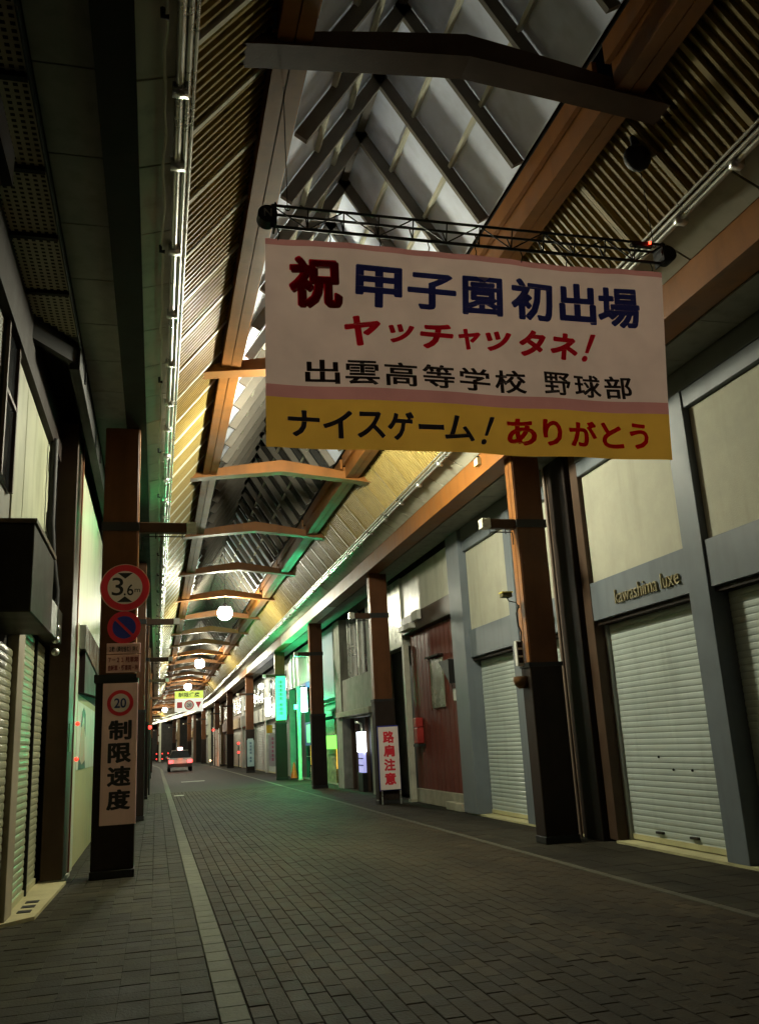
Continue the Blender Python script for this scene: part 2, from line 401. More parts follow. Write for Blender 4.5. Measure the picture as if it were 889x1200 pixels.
# tie beams: arched chevrons
def tie_mesh(name, m):
    hw = 1.86; b = MB(); top = []; bot = []
    N = 10
    for i in range(-N, N+1):
        t = i/N; c = 1-abs(t); zt = 6.64+.37*(c**.72); zb = 6.58+.20*(c**.9)
        top.append((t*hw, zt+.0)); bot.append((t*hw, zb))
    poly = bot+top[::-1]
    b.prism(poly, 'y', -.09, .09)
    # flanges
    for pts in (bot,):
        for p, q in zip(pts, pts[1:]): b.add([(p[0],-.125,p[1]-.02),(q[0],-.125,q[1]-.02),(q[0],.125,q[1]-.02),(p[0],.125,p[1]-.02),(p[0],-.125,p[1]),(q[0],-.125,q[1]),(q[0],.125,q[1]),(p[0],.125,p[1])],
                 [(0,3,2,1),(4,5,6,7),(0,1,5,4),(2,3,7,6)])
    me = bpy.data.meshes.new(name); me.from_pydata(b.v, [], b.f)
    bm = bmesh.new(); bm.from_mesh(me); bmesh.ops.recalc_face_normals(bm, faces=bm.faces); bm.to_mesh(me); bm.free()
    me.materials.append(m); return me
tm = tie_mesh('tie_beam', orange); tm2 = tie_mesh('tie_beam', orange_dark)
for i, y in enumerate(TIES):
    put('tie_beam', tm2 if y < 7 else tm, cano, (XM+off(y), y, 0))  # near ties: same orange as the rest, backlit shade put into the colour
def segs():
    e = [-10]+TIES
    return list(zip(e, e[1:]))
def long_part(name, m, fn, ymin=-20, label=None):
    """a separate member for each bay between ties"""
    for a, b in segs():
        if b < ymin: continue
        mb = MB(); fn(mb, a+.0, b-.0, off(a), off(b)); mb.build(name, m, cano, (XM+off((a+b)/2), (a+b)/2, 6), 0, label)
G = .1
# purlin girders: twin channels with a seam between them
def purl(sign):
    def fn(mb, a, b, oa, ob):
        x = XM+sign*1.42
        mb.beam((x-.068+oa, a+G, 6.81), (x-.068+ob, b-G, 6.81), .125, .30)
        mb.beam((x+.068+oa, a+G, 6.81), (x+.068+ob, b-G, 6.81), .125, .30)
        xi = XM+sign*1.25
        mb.beam((xi+oa, a+G, 7.02), (xi+ob, b-G, 7.02), .05, .2)
    return fn
long_part('purlin_girder', orange, purl(-1)); long_part('purlin_girder', orange, purl(1))
# rails with clips
def rail(x, z):
    def fn(mb, a, b, oa, ob):
        for dx, dz, r in ((0,0,.030),(.055,.02,.022),(.10,.05,.014)):
            s = 1 if x < XM else -1
            mb.tube([(x+dx*s+oa, a, z+dz), (x+dx*s+ob, b, z+dz)], r, 6)
        y = a+.6
        while y < b:
            t = (y-a)/(b-a); xx = x+oa*(1-t)+ob*t; mb.box(xx-.05, xx+.06, y-.035, y+.035, z-.05, z+.03); y += 1.25
    return fn
long_part('conduit_rail', silver, rail(.10, 6.0), 4); long_part('conduit_rail', silver, rail(4.62, 6.0), 4)
# cable clipped along the left panels
for a, b in segs():
    if b < 4 or a > 60: continue
    n = 24; pts = [(.0+.008*math.sin(i*1.7)+random.uniform(-.006,.006), a+(b-a)*i/n, 5.985+.004*math.sin(i*.9)) for i in range(n+1)]
    MB().tube(pts, .012, 5).build('cable', bar_m, cano, (0, (a+b)/2, 6))
    for q in (.3, .8): 
        yy = a+(b-a)*q
        MB().tube([(-.02, yy, 5.99), (-.02, yy, 5.93), (.02, yy, 5.93)], .018, 6).build('cable_clip', black, cano, (0, yy, 6))
# sloping eave panels beside the rails, one per 0.95 m
def bays(y0, y1, st):
    y = y0
    while y < y1: yield y, min(y+st, y1); y += st
def panel_run(name, m, quad, y0, y1, st, gap, ylim, thick=.02):
    """quad: ((xa,za),(xb,zb)) cross-section line; separate panels nearer than ylim, the rest joined"""
    (xa, za), (xb, zb) = quad; rest = MB()
    nx, nz = -(zb-za), xb-xa; L = math.hypot(nx, nz); nx, nz = nx/L*thick, nz/L*thick
    if nz < 0: nx, nz = -nx, -nz
    for a, b in bays(y0, y1, st):
        oa, ob = off(a), off(b); mb = MB() if (a >= 3 and a < ylim) else rest; a2, b2 = a+gap/2, b-gap/2
        mb.add([(xa+oa,a2,za),(xb+oa,a2,zb),(xb+ob,b2,zb),(xa+ob,b2,za),(xa+nx+oa,a2,za+nz),(xb+nx+oa,a2,zb+nz),(xb+nx+ob,b2,zb+nz),(xa+nx+ob,b2,za+nz)],
               [(0,1,2,3),(7,6,5,4),(0,4,5,1),(1,5,6,2),(2,6,7,3),(3,7,4,0)])
        if mb is not rest: mb.build(name, m, cano, ((xa+xb)/2, (a+b)/2, za))
    o = rest.build(name+'_run', m, cano, (XM, 0, 6)); o['kind'] = 'stuff'
panel_run('eave_panel', cream, ((-.19, 5.98), (.08, 6.06)), -10, YEND, .95, .018, 70)
panel_run('eave_panel', cream, ((4.64, 6.06), (4.99, 5.87)), -10, YEND, 1.1, .025, 70)
# fascia girders
def fasL(mb, a, b, oa, ob):
    mb.beam((-.325+oa, a, 6.1), (-.325+ob, b, 6.1), .27, .30)
def fasR(mb, a, b, oa, ob):
    mb.beam((5.03+oa, a, 5.70), (5.03+ob, b, 5.70), .06, .36)
    mb.beam((5.25+oa, a, 5.75), (5.25+ob, b, 5.75), .36, .34)
fas_paint = mat('fascia_paint', (.40, .27, .15), .45, var=.2, dirt=.4)
long_part('fascia_girder', darkbrown, fasL)
for i, (a, b) in enumerate(segs()):
    mb = MB(); fasR(mb, a, b, off(a), off(b))
    mb.build('fascia_girder', orange if 5 < b < 28 or i % 3 == 0 else mat('pale_fascia_paint', (.55,.50,.40), .4, var=.2, dirt=.3), cano, (5.2+off(a), (a+b)/2, 5.7))
panel_run('soffit_tile', soffit_m, ((-.87, 6.03), (-.465, 6.03)), -10, YEND, .95, .015, 60)
panel_run('soffit_tile', soffit_m, ((5.44, 5.56), (5.93, 5.56)), -10, YEND, .95, .015, 60)
cl = MB(); cr = MB()      # closed backs above the eaves so that no sky leaks in
for a, b in segs():
    oa, ob = off(a), off(b)
    cl.beam((-1.3+oa, a, 6.35), (-1.3+ob, b, 6.35), 3.0, .1); cr.beam((5.9+oa, a, 6.22), (5.9+ob, b, 6.22), 2.5, .1)
    for s, lst in ((-1, cl), (1, cr)):
        pass
cl.build('eave_roof_sheet', wall_dark, cano, (-1.3,0,6.3)); cr.build('eave_roof_sheet', wall_dark, cano, (5.9,0,6.2))
# ribbed decks between rail and purlin girder
def deck(sign):
    x0, z0 = (.16, 6.07) if sign < 0 else (4.57, 6.07); x1, z1 = (.79, 6.86) if sign < 0 else (3.95, 6.86)
    d = Vector((x1-x0, 0, z1-z0)); n = Vector((-d.z, 0, d.x)).normalized()
    if n.z < 0: n = -n
    bk = MB()
    for a, b in segs():
        oa, ob = off(a), off(b); q = n*.035
        vs = [(x0+q.x+oa,a,z0+q.z),(x1+q.x+oa,a,z1+q.z),(x1+q.x+ob,b,z1+q.z),(x0+q.x+ob,b,z0+q.z)]
        bk.add(vs+[tuple(Vector(v)+n*.03) for v in vs], [(0,1,2,3),(7,6,5,4),(0,4,5,1),(1,5,6,2),(2,6,7,3),(3,7,4,0)])
    bk.build('deck_sheet', louver_m, cano, (x0, 0, z0))
    # one rib: trapezoid hanging below the sheet
    def rib_verts(y, o=0.0):
        c0 = Vector((x0+o, y, z0))-n*.0; vs = []
        for p in (Vector((x0+o, y, z0)), Vector((x1+o, y, z1))):
            for yy, dd in ((-.017, .035), (.017, .035), (.013, -.022), (-.013, -.022)): vs.append(tuple(p+Vector((0, yy, 0))+n*dd))
        return vs
    RF = [(0,1,2,3),(7,6,5,4),(0,4,5,1),(1,5,6,2),(2,6,7,3),(3,7,4,0)]
    me = bpy.data.meshes.new('deck_rib'); me.from_pydata([tuple(Vector(v)-Vector((x0,0,z0))) for v in rib_verts(0)], [], RF); me.materials.append(louver_m)
    rest = MB(); y = -10.0; cnt = 0
    while y < YEND:
        if 4.0 < y < 17.5 and cnt < 145: put('deck_rib', me, cano, (x0, y, z0)); cnt += 1
        elif y < 62: rest.add(rib_verts(y, off(y)), RF)
        y += .098
    o = rest.build('deck_rib_run', louver_m, cano, (x0, 0, z0)); o['kind'] = 'stuff'
    y = 4.0
    while y < YEND:
        mb = MB(); p = Vector((x0+off(y), y, z0)); q = Vector((x1+off(y), y, z1)); mb.beam(p-n*.01, q-n*.01, .05, .05, n)
        mb.build('deck_batten', louver_m if sign > 0 else bar_m, cano, p); y += .9 if y < 70 else 1.8
deck(-1); deck(1)
# skylight
clear = mat('dark_glossy_pane', (.05,.055,.06), .18, var=.3, dirt=.3)  # darker, glossier pane colour for a few middle bays
RZ = 8.95; ZB = 7.12; XI = 1.18
def slope_pt(sign, t, dn=0.0):
    """t=0 at the girder, 1 at the ridge; dn below the glazing"""
    x = XM+sign*XI*(1-t); z = ZB+(RZ-ZB)*t; nrm = Vector((-sign*(RZ-ZB), 0, -XI)).normalized()
    return Vector((x, 0, z))+nrm*dn
nr = 0
rest_r = MB(); rest_b = MB(); rest_p = MB()
y = -9.9; ry = []
while y < YEND: ry.append(y); y += .985
shift = 7.93-min(ry, key=lambda q: abs(q-7.93)); ry = [q+shift for q in ry]
for i, y in enumerate(ry):
    for s in (-1, 1):
        o = Vector((off(y), y, 0)); nrm = slope_pt(s, 0, 1)-slope_pt(s, 0, 0)
        mb = MB() if 3 < y < 66 else rest_r
        mb.beam(slope_pt(s, 0, .08)+o, slope_pt(s, 1, .08)+o, .05, .14, nrm)
        if mb is not rest_r: mb.build('rafter', rafter_m, cano, slope_pt(s, .5)+o)
        if i+1 >= len(ry): continue
        y2 = ry[i+1]; oa, ob = off(y), off(y2)
        for t in (.333, .667):
            mb = MB() if 3 < y < 66 else rest_b
            p = slope_pt(s, t, .03); mb.beam(p+Vector((oa, y+.028, 0)), p+Vector((ob, y2-.028, 0)), .04, .055, nrm)
            if mb is not rest_b: mb.build('glazing_bar', bar_m, cano, p+Vector((oa, y, 0)))
        for t0, t1 in ((0, .333), (.333, .667), (.667, 1)):
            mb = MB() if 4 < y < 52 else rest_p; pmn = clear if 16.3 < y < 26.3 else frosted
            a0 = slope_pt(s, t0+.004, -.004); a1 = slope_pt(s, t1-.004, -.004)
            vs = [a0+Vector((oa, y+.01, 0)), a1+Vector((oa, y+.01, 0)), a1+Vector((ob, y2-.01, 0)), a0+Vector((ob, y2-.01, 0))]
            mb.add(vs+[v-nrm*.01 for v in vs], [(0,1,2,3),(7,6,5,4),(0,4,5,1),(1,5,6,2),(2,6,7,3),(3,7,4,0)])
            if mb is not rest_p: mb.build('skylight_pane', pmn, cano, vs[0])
for mb, nm, m in ((rest_r, 'rafter_run', rafter_m), (rest_b, 'glazing_bar_run', bar_m), (rest_p, 'skylight_pane_run', frosted)):
    mb.build(nm, m, cano, (XM, 0, 8))['kind'] = 'stuff'
def ridge(mb, a, b, oa, ob): mb.beam((XM+oa, a, RZ-.06), (XM+ob, b, RZ-.06), .09, .10)
long_part('ridge_beam', rafter_m, ridge)
oc = MB()    # outer weather sheet behind the panes
for a, b in segs():
    for s in (-1, 1):
        p0 = slope_pt(s, 0, -.12); p1 = slope_pt(s, 1, -.12); oa, ob = off(a), off(b)
        vs = [p0+Vector((oa,a,0)), p1+Vector((oa,a,0)), p1+Vector((ob,b,0)), p0+Vector((ob,b,0))]
        oc.add(vs, [(0,1,2,3)])
oc.build('weather_sheet', wall_dark, cano, (XM,0,8))

# ------------------------------------------------------------------ pillars with their arms
def pillar_parts(t, side, x0, x1, yf, ztop):
    """side -1 left, 1 right; yf = face towards the camera"""
    yb = yf+.27
    sh = boxo('shaft', x0, x1, yf, yb, 2.38, ztop, shaft_paint, t, .012)
    xr, dd = (x1, 1) if side < 0 else (x0, -1)     # twin flange strips with a seam on the road face, bolts on the front
    for a_, b_ in ((yf+.01, yf+.128), (yf+.142, yb-.01)): boxo('flange_strip', *sorted((xr, xr+dd*.012)), a_, b_, 2.46, ztop-.01, orange, sh, .003)
    for zz in (2.7, 3.9, 5.1):
        for xx in (x0+.06, x1-.06): MB().tube([(xx, yf, zz), (xx, yf-.012, zz)], .014, 6).build('bolt', shaft_paint, sh, (xx, yf, zz))
    boxo('sleeve', x0-.03, x1+.03, yf-.025, yb+.025, .10, 2.40, darkbrown, t, .01)
    boxo('base_plate', x0-.04, x1+.04, yf-.035, yb+.035, 0, .10, black, t, .01)
    boxo('sleeve_cap', x0-.045, x1+.045, yf-.035, yb+.035, 2.39, 2.45, black, t)
    boxo('clamp_band', x0-.02, x1+.02, yf-.02, yb+.02, 4.45, 4.57, black, t)
    xi = x1 if side < 0 else x0; d = -side; L = .80 if side < 0 else .56
    a, b = sorted((xi+d*.022, xi+d*(L-.14)))
    arm = boxo('bracket_arm', a, b, yf+.02, yf+.14, 4.44, 4.58, orange_dark, t, .008)
    a, b = sorted((xi+d*(L-.138), xi+d*L))
    m = MB()
    for i in range(4):
        for j in range(3):
            u = a+(b-a)*(i+.5)/4; v = 4.44+.15*(j+.5)/3
            m.box(u-.014, u+.014, yf+.0, yf+.16, v-.021, v+.021)
    m.box(a+.004, b-.004, yf+.018, yf+.142, 4.445, 4.585)
    m.build('end_reflector', mat('ribbed_clear_plastic', (.5,.5,.42), .3), arm, ((a+b)/2, yf, 4.5))
    p0 = (xi+d*.10, yf+.08, 4.44)
    m = MB().tube([(xi+d*.06, yf+.08, 4.2), (xi+d*.06, yf+.08, 4.385), (xi+d*.09, yf+.08, 4.39), (xi+d*(L-.16), yf+.08, 4.39)], .009, 6)
    for q in (.3, .75): m.tube([(xi+d*L*q, yf+.08, 4.36), (xi+d*L*q, yf+.08, 4.445)], .008, 5)
    m.build('hanging_rod', black, arm, p0)
def ords(n): return ['nearest', 'second', 'third', 'fourth', 'fifth', 'sixth', 'seventh', 'eighth', 'ninth', 'tenth', 'eleventh', 'twelfth', 'thirteenth', 'fourteenth', 'fifteenth'][n]
protoL = thing('arcade_pillar', (-.525, 12.2, 0), 'dark red and brown pillar carrying the height limit sign on the left', 'pillar', 'left row of arcade pillars')
pillar_parts(protoL, -1, -.74, -.28, 12.0, 5.95)
protoR = thing('arcade_pillar', (5.4, 12.0, 0), 'orange and brown pillar with small yellow camera box, in front of the pale shutters', 'pillar', 'right row of arcade pillars')
pillar_parts(protoR, 1, 5.18, 5.62, 11.58, 5.59)
for i, y in enumerate(PILY):
    if abs(y-12) < .1: continue
    n = PILY.index(12.0)
    if y < 12: la = 'orange pillar of the left row beside the camera' if y > 0 else 'orange pillar of the left row behind the camera'; ra = la.replace('left', 'right')
    else:
        la = 'orange pillar, %s in the left row beyond the signposted one' % ords(i-n-1)
        extra = {21.35: ' behind the red and white shoulder warning board', 30.5: ' standing dark against the green shop light', 39.9: ' bearing the lit green vertical sign', 53.4: ' bearing the small white and blue vertical sign'}
        ra = 'orange pillar, %s in the right row from the camera%s' % (ords(i-n+0), next((v for k, v in extra.items() if abs(k-y) < .1), ''))
    copy_tree(protoL, None, (off(y), y-12.0, 0), la); copy_tree(protoR, None, (off(y), y-12.0+.0, 0), ra)

# ------------------------------------------------------------------ globe lamps
def lamp(y, label, power=1.0):
    z = 6.24; t = thing('globe_lamp', (XM+off(y), y, z), label, 'lamp', 'globe lamps under the arcade ridge')
    c = (XM+off(y), y, z)
    MB().sphere(c, .27, 36, 22).build('globe', emit('lamp_glow' if power == 1 else 'dim_lamp_glow', (1, .97, .74) if power == 1 else (1, .74, .62), LAMP_GLOW*power), t, c)
    MB().tube([(c[0], y, z+.20), (c[0], y, z+.27), (c[0], y, z+.36)], [.20, .15, .05], 12).build('holder', black, t, (c[0], y, z+.25))
    MB().tube([(c[0], y, z+.36), (c[0], y, RZ-.1)], .014, 6).build('hanging_rod', black, t, (c[0], y, z+.3))
    return t
LAMPY = [-7.4, 12.3, 31.7, 51.1, 70.4, 89.6, 108.8, 128, 147]
for i, y in enumerate(LAMPY):
    lamp(y, ['lamp hanging under the arcade ridge behind the camera', 'glowing globe lamp hidden behind the congratulation banner', 'largest glowing globe lamp in view, nearest one beyond the banner',
        'second glowing globe lamp beyond the banner', 'third glowing globe lamp, just above the yellow topped street sign', 'fourth glowing globe lamp beyond the banner, left of the far sign',
        'fifth glowing globe lamp beyond the banner', 'sixth glowing globe lamp beyond the banner', 'farthest glowing globe lamp down the arcade'][i], .042 if y < 0 else 1.0)

# ------------------------------------------------------------------ banner on its truss
bt = thing('lattice_truss', (2.45, 5.8, 5.34), 'black lattice truss with round ends hung from wires above the banner', 'truss')
x0, x1, z0, z1, yb = .80, 4.18, 5.335, 5.485, 5.8
MB().tube([(x0, yb-.05, z1), (x1, yb-.05, z1)], .011, 6).tube([(x0, yb+.07, z1), (x1, yb+.07, z1)], .011, 6).build('top_chord', black, bt, (2.45, yb, z1))
MB().tube([(x0, yb, z0), (x1, yb, z0)], .013, 6).build('bottom_chord', black, bt, (2.45, yb, z0))
for s in range(12):
    a = x0+(x1-x0)*s/12; b = x0+(x1-x0)*(s+1)/12
    yy = yb-.05
    MB().tube([(a, yy, z1), (a, yb, z0)], .006, 5).tube([(a, yb+.07, z1), (a, yb, z0)], .006, 5).build('upright', black, bt, (a, yb, z0))
    p, q = ((a, yy, z1), (b, yb, z0)) if s % 2 == 0 else ((a, yb, z0), (b, yy, z1))
    MB().tube([p, q], .006, 5).build('diagonal', black, bt, (a, yb, z0))
for x in (x0-.03, x1+.03):
    e = MB().prism([(x+.075*math.cos(t*math.pi/12), 5.41+.075*math.sin(t*math.pi/12)) for t in range(24)], 'y', yb-.06, yb+.06).build('end_drum', black, bt, (x, yb, 5.41), .008)
    boxo('end_plate', *sorted((x+(.05 if x < 2 else -.05), x+(.065 if x < 2 else -.065))), yb-.07, yb+.08, 5.32, 5.50, black, bt)
letter('letter_mark', 'N', mat('grey_lettering', (.35,.35,.3), .5), bt, (x0-.06, yb-.06, 5.38), (1,0,0), (0,0,1), .06, .065)
for x in (.93, 4.11):
    MB().tube([(x, yb, z1), (x, 5.84, 6.66 if x < 2 else 6.55)], .004, 5).build('suspension_wire', black, bt, (x, yb, z1))
    MB().tube([(x+.02*math.cos(t*.6), yb, z1+.02+.02*math.sin(t*.6)) for t in range(11)], .005, 5).build('shackle', black, bt, (x, yb, z1))
MB().sphere((4.02, 5.72, 5.47), .012, 8, 6).build('indicator_light', emit('red_led', (1, .03, .01), 14), bt, (4.02, 5.72, 5.47))
MB().box(3.86, 4.06, 5.74, 5.78, 5.45, 5.475).build('cable_box', black, bt, (3.9, 5.76, 5.45))
hoist = thing('cable_hoist', (4.11, 5.85, 6.3), 'dark round cable hoist under the nearest tie beam, right of the banner', 'hoist')
MB().sphere((4.11, 5.85, 6.42), .13, 14, 8, 1, .7, 1).build('drum', black, hoist, (4.11, 5.85, 6.4)); MB().tube([(4.11, 5.85, 6.5), (4.11, 5.85, 6.64)], .04, 8).build('hanger', black, hoist, (4.11, 5.85, 6.5))

ban = thing('hanging_banner', (2.4, 5.8, 3.55), 'large pink and yellow cloth banner with Japanese congratulation text over the street', 'banner')
TR = .38
b_white = cloth('banner_cloth', (.50, .36, .32), TR); b_yel = cloth('banner_yellow_cloth', (.47, .255, .04), TR); b_pink = cloth('banner_stripe', (.36, .15, .14), TR)
t_red = cloth('banner_red_ink', (.66, .014, .035), .60); t_blue = cloth('banner_blue_ink', (.03, .04, .20), .60); t_black = cloth('banner_black_ink', (.018, .014, .015), .60)
t_dark = cloth('banner_dark_red_ink', (.12, .008, .012), .60)
YB = 5.8
def bx(t, z):   # banner edges: narrows slightly towards the hem
    k = (5.30-z)/1.75; xl = .755-.025*k; xr = 4.14-.15*k
    return xl+(xr-xl)*t
def by(x, z): return YB+.016*math.sin(x*2.3+.5)+.010*math.sin(x*5.1+z*2)+.018*math.sin(z*1.9)+.006*math.sin(x*7.9+1.5*z)*(5.3-z)+.004*math.sin(x*19+z*9)*max(0, z-4.9)*3
def cloth_panel(name, m, za, zb, label=None):
    mb = MB(); nx, nz = 48, max(2, int((za-zb)/.08)); 
    for side in (0,):
        vs = []; fs = []
        for j in range(nz+1):
            z = za+(zb-za)*j/nz
            for i in range(nx+1):
                x = bx(i/nx, z); vs.append((x, by(x, z), z))
        n = len(vs); vs += [(v[0], v[1]+.003, v[2]) for v in vs]
        for j in range(nz):
            for i in range(nx):
                a = j*(nx+1)+i; fs.append((a, a+nx+1, a+nx+2, a+1)) 
        mb.add(vs[:n], fs)
    o = mb.build(name, m, ban, (2.4, YB, za), 0, label)
    for p in o.data.polygons: p.use_smooth = True
    return o
cloth_panel('top_hem', b_pink, 5.235, 5.185); cloth_panel('upper_cloth', b_white, 5.185, 4.045); cloth_panel('stripe', b_pink, 4.045, 3.945); cloth_panel('yellow_cloth', b_yel, 3.945, 3.55)
for i in range(9):
    x = .85+i*.40
    MB().tube([(x, YB, 5.22), (x+.008, YB-.01, 5.27), (x, YB, 5.325)], .005, 5).build('tie_ring', black, ban, (x, YB, 5.22))
YT = YB-.032
def bt_(body, m, xa, xb, za, zb, bold=.02, shear=0, name='lettering', rise=0, dy=0):
    return ink_text(name, body, m, ban, (xa, YB-.03, za), (1,0,0), (0,0,1), [(0, xb-xa, 0, zb-za)], bold, shear,
                    lambda p: Vector((p.x, by(p.x, p.z)-.004+dy, p.z)))
bt_('祝', t_dark, .937, 1.335, 4.672, 5.092, .045, 0, 'letter_shadow', 0, .0015)
bt_('祝', t_red, .925, 1.32, 4.685, 5.105, .040)
for ch, xa, xb_, da, db in zip('甲子園初出場', (1.43,1.85,2.30,2.72,3.15,3.50), (1.82,2.26,2.66,3.11,3.49,3.88), (0,.02,.01,0,.01,-.01), (0,-.02,-.01,.01,.02,.0)):
    bt_(ch, t_blue, xa, xb_, 4.70+da, 5.06+db, .040, .05)
for ch, xa, xb_, h_ in zip('ヤッチャッタネ', (1.335,1.68,1.93,2.25,2.48,2.76,3.03), (1.62,1.89,2.21,2.44,2.70,3.00,3.28), (.25,.16,.22,.18,.17,.23,.24)):
    bt_(ch, t_red, xa, xb_, 4.50-h_/2, 4.50+h_/2, .055, .18)
bt_('！', t_red, 3.31, 3.46, 4.38, 4.63, .035, .5)
for i, ch in enumerate('出雲高等学校'): bt_(ch, t_black, 1.03+i*.300, 1.03+i*.300+.262, 4.065, 4.26, .026)
for i, ch in enumerate('野球部'): bt_(ch, t_black, 2.94+i*.272, 2.94+i*.272+.24, 4.065, 4.265, .026)
for ch, xa, xb_, h in zip('ナイスゲーム', (.89,1.15,1.40,1.63,1.87,2.07), (1.13,1.37,1.61,1.84,2.07,2.31), (.21,.22,.21,.23,.045,.21)):
    bt_(ch, t_blue, xa, xb_, 3.745-h/2, 3.745+h/2, .036)
bt_('！', t_blue, 2.36, 2.50, 3.62, 3.86, .02, .5)
for ch, xa, xb_ in zip('ありがとう', (2.59,2.89,3.11,3.40,3.65), (2.84,3.05,3.36,3.59,3.81)):
    bt_(ch, t_red, xa, xb_, 3.635, 3.86, .042)
for o in ban.children:
    if o.name.startswith('lettering'): pass

# ------------------------------------------------------------------ signs on the left pillar
YS = 11.965
s1 = thing('height_limit_sign', (-.43, YS, 3.65), 'round red ringed height limit sign reading 3.6m on the left pillar', 'road sign')
c = (-.43, 3.65)
disc(MB(), c, .325, YS-.008, YS).build('rim', mat('pale_rim', (.5,.3,.2), .5), s1, (-.43, YS, 3.65))
disc(MB(), c, .312, YS-.016, YS-.009).build('red_ring', red_sign, s1, (-.43, YS, 3.65))
disc(MB(), c, .225, YS-.022, YS-.017).build('sign_face', white_sign, s1, (-.43, YS, 3.65))
blk = ink
for s in (1, -1):
    MB().prism([(c[0]-.10, c[1]+s*.198), (c[0]+.10, c[1]+s*.198), (c[0], c[1]+s*.12)], 'y', YS-.027, YS-.023).build('arrow_mark', blk, s1, (c[0], YS, c[1]+s*.19))
letter('lettering', '3', blk, s1, (-.60, YS-.023, 3.54), (1,0,0), (0,0,1), .15, .245, .004)
letter('lettering', '.6', blk, s1, (-.445, YS-.023, 3.54), (1,0,0), (0,0,1), .125, .155, .008)
letter('lettering', 'm', blk, s1, (-.305, YS-.023, 3.585), (1,0,0), (0,0,1), .072, .045, .008)
s2 = thing('no_parking_sign', (-.43, YS, 3.11), 'round blue no parking sign with red ring and slash on the left pillar', 'road sign'); c = (-.43, 3.115)
disc(MB(), c, .215, YS-.010, YS-.002).build('red_ring', red_sign, s2, (-.43, YS, 3.11)); disc(MB(), c, .150, YS-.015, YS-.011).build('sign_face', blue_sign, s2, (-.43, YS, 3.11))
MB().beam((c[0]-.12, YS-.018, c[1]+.12), (c[0]+.12, YS-.018, c[1]-.12), .004, .034, (1,0,1)).build('slash', red_sign, s2, (-.43, YS, 3.11))
plate = mat('supplement_plate', (.62,.36,.32), .5, var=.15)
s3 = thing('supplementary_plate', (-.43, YS, 2.76), 'small white plate with one line of text under the no parking sign', 'sign')
boxo('sign_face', -.645, -.215, YS-.012, YS-.004, 2.765, 2.905, plate, s3, .004)
letter('lettering', '２輪（原付含む）除く', ink, s3, (-.61, YS-.013, 2.79), (1,0,0), (0,0,1), .36, .075, .02)
s4 = thing('supplementary_plate', (-.43, YS, 2.53), 'reddish white plate with two lines of text above the dark band', 'sign')
boxo('sign_face', -.645, -.215, YS-.012, YS-.004, 2.52, 2.755, plate, s4, .004)
letter('lettering', '７－２１ 駐車禁', mat('dark_red_lettering', (.16,.01,.015), .5), s4, (-.62, YS-.013, 2.65), (1,0,0), (0,0,1), .38, .075, .02)
letter('lettering', '自転車・軽車両・除', mat('dark_red_lettering', (.16,.01,.015), .5), s4, (-.62, YS-.013, 2.545), (1,0,0), (0,0,1), .38, .075, .02)
s5 = thing('speed_limit_board', (-.455, 11.96, .62), 'tall pink white board reading 制限速度 with a round 20 mark on the left pillar', 'sign')
YQ = 11.955
boxo('sign_face', -.675, -.235, YQ-.012, YQ, .63, 2.385, mat('pinkish_board', (.70,.46,.44), .5, var=.1, dirt=.15), s5, .004)
c = (-.455, 2.13)
disc(MB(), c, .165, YQ-.018, YQ-.013).build('red_ring', red_sign, s5, (c[0], YQ, c[1])); disc(MB(), c, .118, YQ-.023, YQ-.019).build('ring_face', white_sign, s5, (c[0], YQ, c[1]))
letter('lettering', '20', mat('navy_lettering', (.02,.03,.12), .5), s5, (-.53, YQ-.024, 2.065), (1,0,0), (0,0,1), .15, .125, .015)
vert_text('lettering', '制限速度', ink, s5, (-.595, YQ-.0135, .79), .29, 1.14, .045)
boxo('wire_strap', -.79, -.26, 11.94, 11.976, 2.40, 2.50, black, s5)
# shoulder warning board by the second right pillar
s6 = thing('warning_board', (5.4, 20.95, 0), 'tall white board reading 路肩注意 in red against the second right pillar', 'sign')
boxo('sign_face', 5.17, 5.66, 20.76, 20.79, .33, 1.78, mat('white_board', (.68,.60,.56), .5, var=.08, dirt=.12), s6, .004)
boxo('board_frame', 5.155, 5.675, 20.791, 20.815, .31, 1.81, blue_sign, s6)
for x in (5.19, 5.64): boxo('leg', x, x+.025, 20.775, 20.815, 0, .31, silver, s6)
vert_text('lettering', '路肩注意', red_sign, s6, (5.275, 20.759, .42), .28, 1.28, .05)
# small things on the nearest right pillar
t = thing('security_camera', (4.95, 11.75, 3.46), 'small yellow topped box camera on a bent arm, nearest right pillar', 'camera')
boxo('housing', 4.86, 5.01, 11.62, 11.74, 3.41, 3.47, mat('dark_yellow_shell', (.10,.09,.03), .5), t, .006); boxo('top_cover', 4.85, 5.02, 11.61, 11.75, 3.471, 3.49, mat('yellow_shell', (.6,.5,.08), .4), t)
MB().tube([(4.95,11.69,3.41),(4.98,11.7,3.36),(5.10,11.72,3.34),(5.15,11.72,3.26)], .008, 6).build('arm', black, t, (4.95,11.7,3.4))
MB().tube([(5.14,11.72,3.3),(5.09,11.72,3.18),(5.10,11.72,3.0),(5.14,11.72,2.9),(5.12,11.72,2.75)], .012, 6).build('cable', black, t, (5,11.7,3))
t = thing('round_speaker', (4.97, 11.8, 2.16), 'brown bowl shaped fitting on the nearest right pillar', 'fitting')
MB().tube([(5.10,11.78,2.27),(5.10,11.78,2.22),(5.10,11.78,2.15),(5.10,11.78,2.10)], [.115,.125,.10,.05], 14).build('bowl', mat('amber_plastic', (.12,.06,.025), .3), t, (4.97,11.8,2.16))
MB().tube([(5.10,11.78,2.2),(5.18,11.78,2.2)], .02, 6).build('bracket', black, t, (5,11.8,2.2))
t = thing('meter_box', (5.0, 11.76, 2.45), 'small white box with dark windows on the nearest right pillar', 'box')
